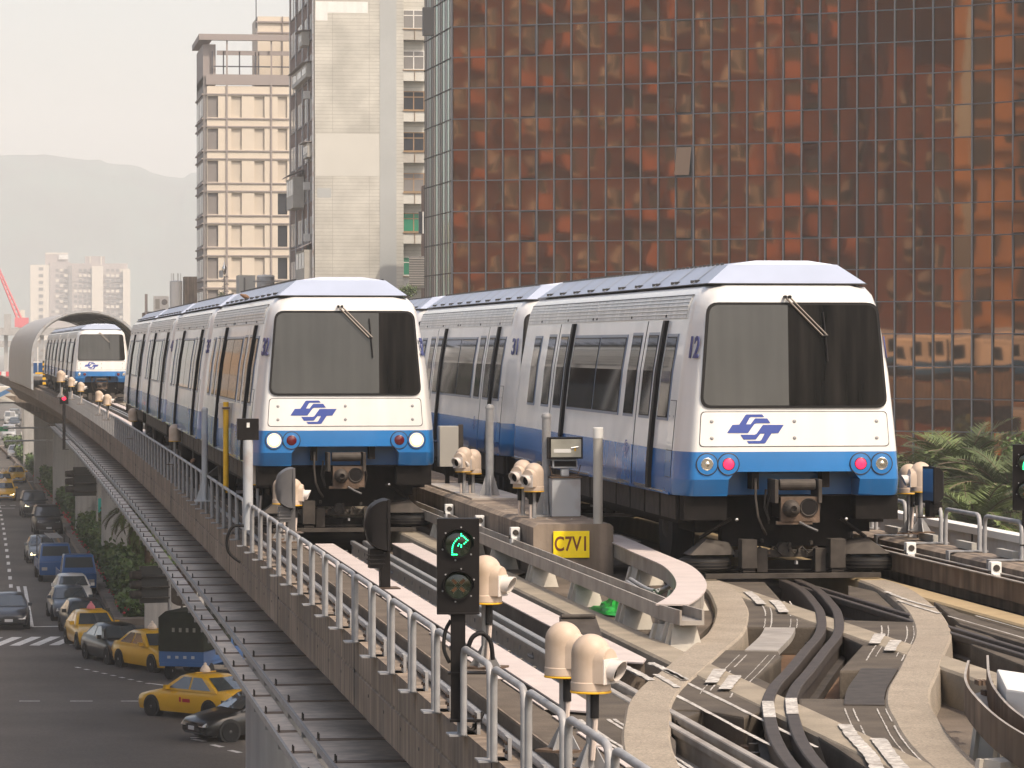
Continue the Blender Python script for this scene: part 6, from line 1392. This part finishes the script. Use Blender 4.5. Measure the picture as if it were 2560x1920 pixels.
# ------------------------------------------------------------------ trees
def frond(mb, base, az, el, L_, m, rg, droop=.9, n=15):
    pts = []; p = Vector(base); e = el
    for k in range(n + 1):
        pts.append(p.copy()); p = p + Vector((math.cos(az) * math.cos(e), math.sin(az) * math.cos(e), math.sin(e))) * (L_ / n); e -= droop / n * (1 + 1.2 * k / n)
    mb.tube(pts[:-1], .022, 4, TRUNK)
    for k in range(2, n + 1):
        t = (pts[k] - pts[k - 1]).normalized(); sd = t.cross(Vector((0, 0, 1))).normalized(); up = sd.cross(t); f = k / n; ll = L_ * .24 * (math.sin(PI * min(1, .12 + f * .86))) + .05
        for s in (1, -1):
            for q in range(4):
                b = pts[k - 1].lerp(pts[k], q / 4.); dr = (sd * s * .8 + t * (.55 + .3 * f) + up * rg.uniform(.05, .45) - Vector((0, 0, .18))).normalized() * ll * rg.uniform(.8, 1.1); w = t * .024
                mb.face([b - w, b + w, b + dr * .6 + w * .8 - Vector((0, 0, .01)), b + dr - Vector((0, 0, .04 * ll))], m)
def palm(label, base, h, nf, L_, seed, up=1.15):
    rg = random.Random(seed); t = thing('palm_tree', label, 'palm tree', base, 0, 'palm trees by the viaduct'); mb = MB()
    rows = []; n = 14
    for k in range(9): f = k / 8.; r = .24 - .06 * f; rows.append([(r * (1 + .06 * (k % 2)) * math.cos(2 * PI * j / n), r * (1 + .06 * (k % 2)) * math.sin(2 * PI * j / n), h * f) for j in range(n)])
    mb.grid(rows, TRUNK, True); mb.build('trunk', t, smooth=50)
    mb = MB()
    for k in range(nf):
        f = k / nf; frond(mb, (rg.gauss(0, .06), rg.gauss(0, .06), h + rg.uniform(-.1, .15)), k * 2.399 + rg.gauss(0, .15), up - 1.35 * f + rg.gauss(0, .08), L_ * rg.uniform(.8, 1.1), PALMF if rg.random() < .6 else PALMD, rg, rg.uniform(.7, 1.2))
    mb.build('crown', t, fix=False)
g = D(2405, 1235, 122); palm('tall feathery palm in front of the glass tower, central one at right', (g.x, g.y, ROAD), g.z - ROAD, 60, 3.7, 3, 1.4)
g = D(2290, 1255, 134); palm('feathery palm half hidden behind train 12 at the right', (g.x, g.y, ROAD), g.z - ROAD, 50, 3.5, 8, 1.3); g = D(2530, 1270, 112); palm('feathery palm at the right edge behind the black signal', (g.x, g.y, ROAD), g.z - ROAD, 50, 3.3, 12, 1.3); g = D(2440, 1330, 108); palm('low palm under the tall one at the right', (g.x, g.y, ROAD), g.z - ROAD, 46, 2.8, 14, 1.2)
for u, v, d, lb in ((292, 1275, 178, 'drooping palm under the viaduct above the turquoise banners'), (330, 1310, 168, 'drooping palm under the viaduct by the portrait banner')): g = D(u, v, d); palm(lb, (g.x + .8, g.y, ROAD), g.z - ROAD, 20, 1.9, int(u), .5)
def leafy(label, c, r, n, base_z, seed, s=.14, name='tree'):
    rg = random.Random(seed); t = thing(name, label, 'bush' if name == 'bush' else 'tree', (c.x, c.y, base_z), 0, 'street trees on the left pavement' if name == 'street_tree' else None); h = c.z - base_z; mb = MB(); mb.tube([(0, 0, 0), (.1, .05, h * .5), (0, 0, h)], .12, 8, TRUNK)
    cl = []
    for k in range(7): a = k * 2.4; q = Vector((r * .7 * math.cos(a) * rg.uniform(.4, 1), r * .7 * math.sin(a), h + r * rg.uniform(-.5, .7))); cl.append(q); mb.tube([(0, 0, h * .8), tuple((Vector((0, 0, h)) + q) / 2), tuple(q)], .04, 5, TRUNK)
    mb.build('trunk', t); mb = MB()
    for _ in range(n):
        q = rg.choice(cl); v = Vector((rg.gauss(0, 1), rg.gauss(0, 1), rg.gauss(0, .8))) * r * .28; p = q + v; a = Vector((rg.gauss(0, 1), rg.gauss(0, 1), rg.gauss(0, 1))).normalized() * s * rg.uniform(.6, 1.3); b = a.cross(Vector((rg.gauss(0, 1), rg.gauss(0, 1), rg.gauss(0, 1)))).normalized() * s * .5
        mb.face([p - a, p + b, p + a, p - b], rg.choice((PALMF, LEAF3, LEAF)))
    mb.build('crown', t, fix=False)
leafy('leafy tree top at the right edge above the black signal', D(2590, 1110, 118), 1.1, 1500, ROAD, 4, .10); leafy('small bush growing on the roof edge behind the right trains', D(1015, 738, 262), .75, 900, D(1015, 760, 262).z - 6, 6, .10, 'bush'); leafy('tiny green bush beside the roof mast', D(556, 742, 296), .5, 400, D(556, 742, 296).z - 3, 7, .08, 'bush')
for k in range(7): leafy('dark street tree on the left pavement mirrored in the train sides', Vector((-9.5, 130 + k * 22, ROAD + 7)), 3.6, 700, ROAD, 40 + k, .5, 'street_tree')
# dark planting under the palms
mb = MB(); c = D(2420, 1340, 125); leafbox(mb, c.x - 14, c.x + 12, c.y - 6, c.y + 3, ROAD + .2, ROAD + 5.2, 5200, .22, LEAF, rgl); leafbox(mb, c.x - 14, c.x + 12, c.y - 5, c.y + 3, ROAD + .2, ROAD + 4.6, 4200, .22, LEAF2, rgl); o = mb.build('undergrowth', fix=False); o['kind'] = 'stuff'; o['label'] = 'dark shrubs massed below the palms'; o['category'] = 'shrubs'
# ------------------------------------------------------------------ hill
def hz(u): 
    pts = [(-900, 470), (-400, 430), (-150, 412), (0, 401), (60, 398), (110, 394), (180, 405), (250, 413), (330, 420), (370, 432), (400, 441), (440, 443), (490, 436), (600, 452), (900, 500), (1500, 560), (2600, 640)]
    for (a, va), (b, vb) in zip(pts, pts[1:]):
        if a <= u <= b: return va + (vb - va) * (u - a) / (b - a)
    return 640
HILLM = M('forest hill', (.028, .075, .055), .95, var=.6, vs=.012); rg = random.Random(33); mb = MB(); rows = []
from mathutils import noise as MN
us = list(range(-800, 2400, 6)) ; top = []
for r in range(16):
    f = r / 15.; row = []
    for u in us:
        dd = 4100 + 600 * f; q = D(u, 862, dd); zt = Zat(hz(u), 4700) * 1.0; z = ROAD - 1 + (zt - ROAD) * math.sin(f * PI / 2) ** .8
        nz = MN.noise(Vector((q.x * .014, q.y * .014, 1.3))) * 9 + MN.noise(Vector((q.x * .005, q.y * .005, 4.))) * 14 * math.sin(f * PI) + max(0, MN.noise(Vector((q.x * .045, q.y * .025, 2.)))) * 9.; row.append((q.x, q.y, z + nz * min(1, f * 4)))
    rows.append(row)
mb.grid(rows, HILLM); struct(mb.build('hill', smooth=60, fix=False))
# ------------------------------------------------------------------ haze, sky, sun, camera
mb = MB(); mb.box(-3000, 3000, -40, 6300, ROAD - 1.2, 400, GROUND); hzo = mb.build('haze'); hzo['kind'] = 'stuff'; hzo['label'] = 'pale city haze filling the air'; hzo['category'] = 'haze'
hm = bpy.data.materials.new('haze'); hm.use_nodes = True; N = hm.node_tree.nodes; N.remove(N['Principled BSDF']); pv = N.new('ShaderNodeVolumePrincipled'); pv.inputs['Density'].default_value = .00034; pv.inputs['Color'].default_value = (.93, .93, .92, 1); pv.inputs['Anisotropy'].default_value = .0; hm.node_tree.links.new(pv.outputs[0], N['Material Output'].inputs['Volume']); hzo.data.materials.clear(); hzo.data.materials.append(hm)
EL, AZ = math.radians(52), math.radians(145)
w = bpy.data.worlds.new('World'); S.world = w; w.use_nodes = True; N = w.node_tree.nodes; bg = N['Background']; sk = N.new('ShaderNodeTexSky'); sk.sky_type = 'NISHITA'; sk.sun_disc = False; sk.sun_elevation = EL; sk.sun_rotation = AZ; sk.air_density = 1.; sk.dust_density = 4.; sk.ozone_density = 1.; sk.altitude = 20
tn = N.new('ShaderNodeMix'); tn.data_type = 'RGBA'; tn.blend_type = 'MULTIPLY'; tn.inputs['Factor'].default_value = 1; tn.inputs[7].default_value = (1.06, .98, .88, 1); w.node_tree.links.new(sk.outputs[0], tn.inputs[6]); w.node_tree.links.new(tn.outputs[2], bg.inputs[0]); bg.inputs[1].default_value = .15
sl = bpy.data.lights.new('sun', 'SUN'); sl.energy = 2.15; sl.angle = math.radians(1.2); sl.color = (1., .89, .75); so = bpy.data.objects.new('sun', sl); C.objects.link(so)
sd = Vector((math.sin(AZ) * math.cos(EL), math.cos(AZ) * math.cos(EL), math.sin(EL))); so.rotation_euler = sd.to_track_quat('Z', 'Y').to_euler(); so.location = (0, 0, 60)
cam = bpy.data.cameras.new('camera'); co = bpy.data.objects.new('camera', cam); C.objects.link(co); cam.sensor_width = 36; cam.lens = 36 * F / 2560; cam.clip_start = .5; cam.clip_end = 12000
co.matrix_world = Matrix(((RV[0], UV[0], -FV[0], 0), (RV[1], UV[1], -FV[1], 0), (RV[2], UV[2], -FV[2], ZC), (0, 0, 0, 1))); S.camera = co
S.view_settings.view_transform = 'Standard'; S.view_settings.look = 'None'; S.view_settings.gamma = 1; S.view_settings.exposure = .78
S.cycles.use_denoising = True; S.cycles.max_bounces = 6; S.cycles.diffuse_bounces = 2; S.cycles.glossy_bounces = 4; S.cycles.transmission_bounces = 2; S.cycles.volume_bounces = 3; S.cycles.caustics_reflective = False; S.cycles.caustics_refractive = False; S.cycles.sample_clamp_indirect = 6
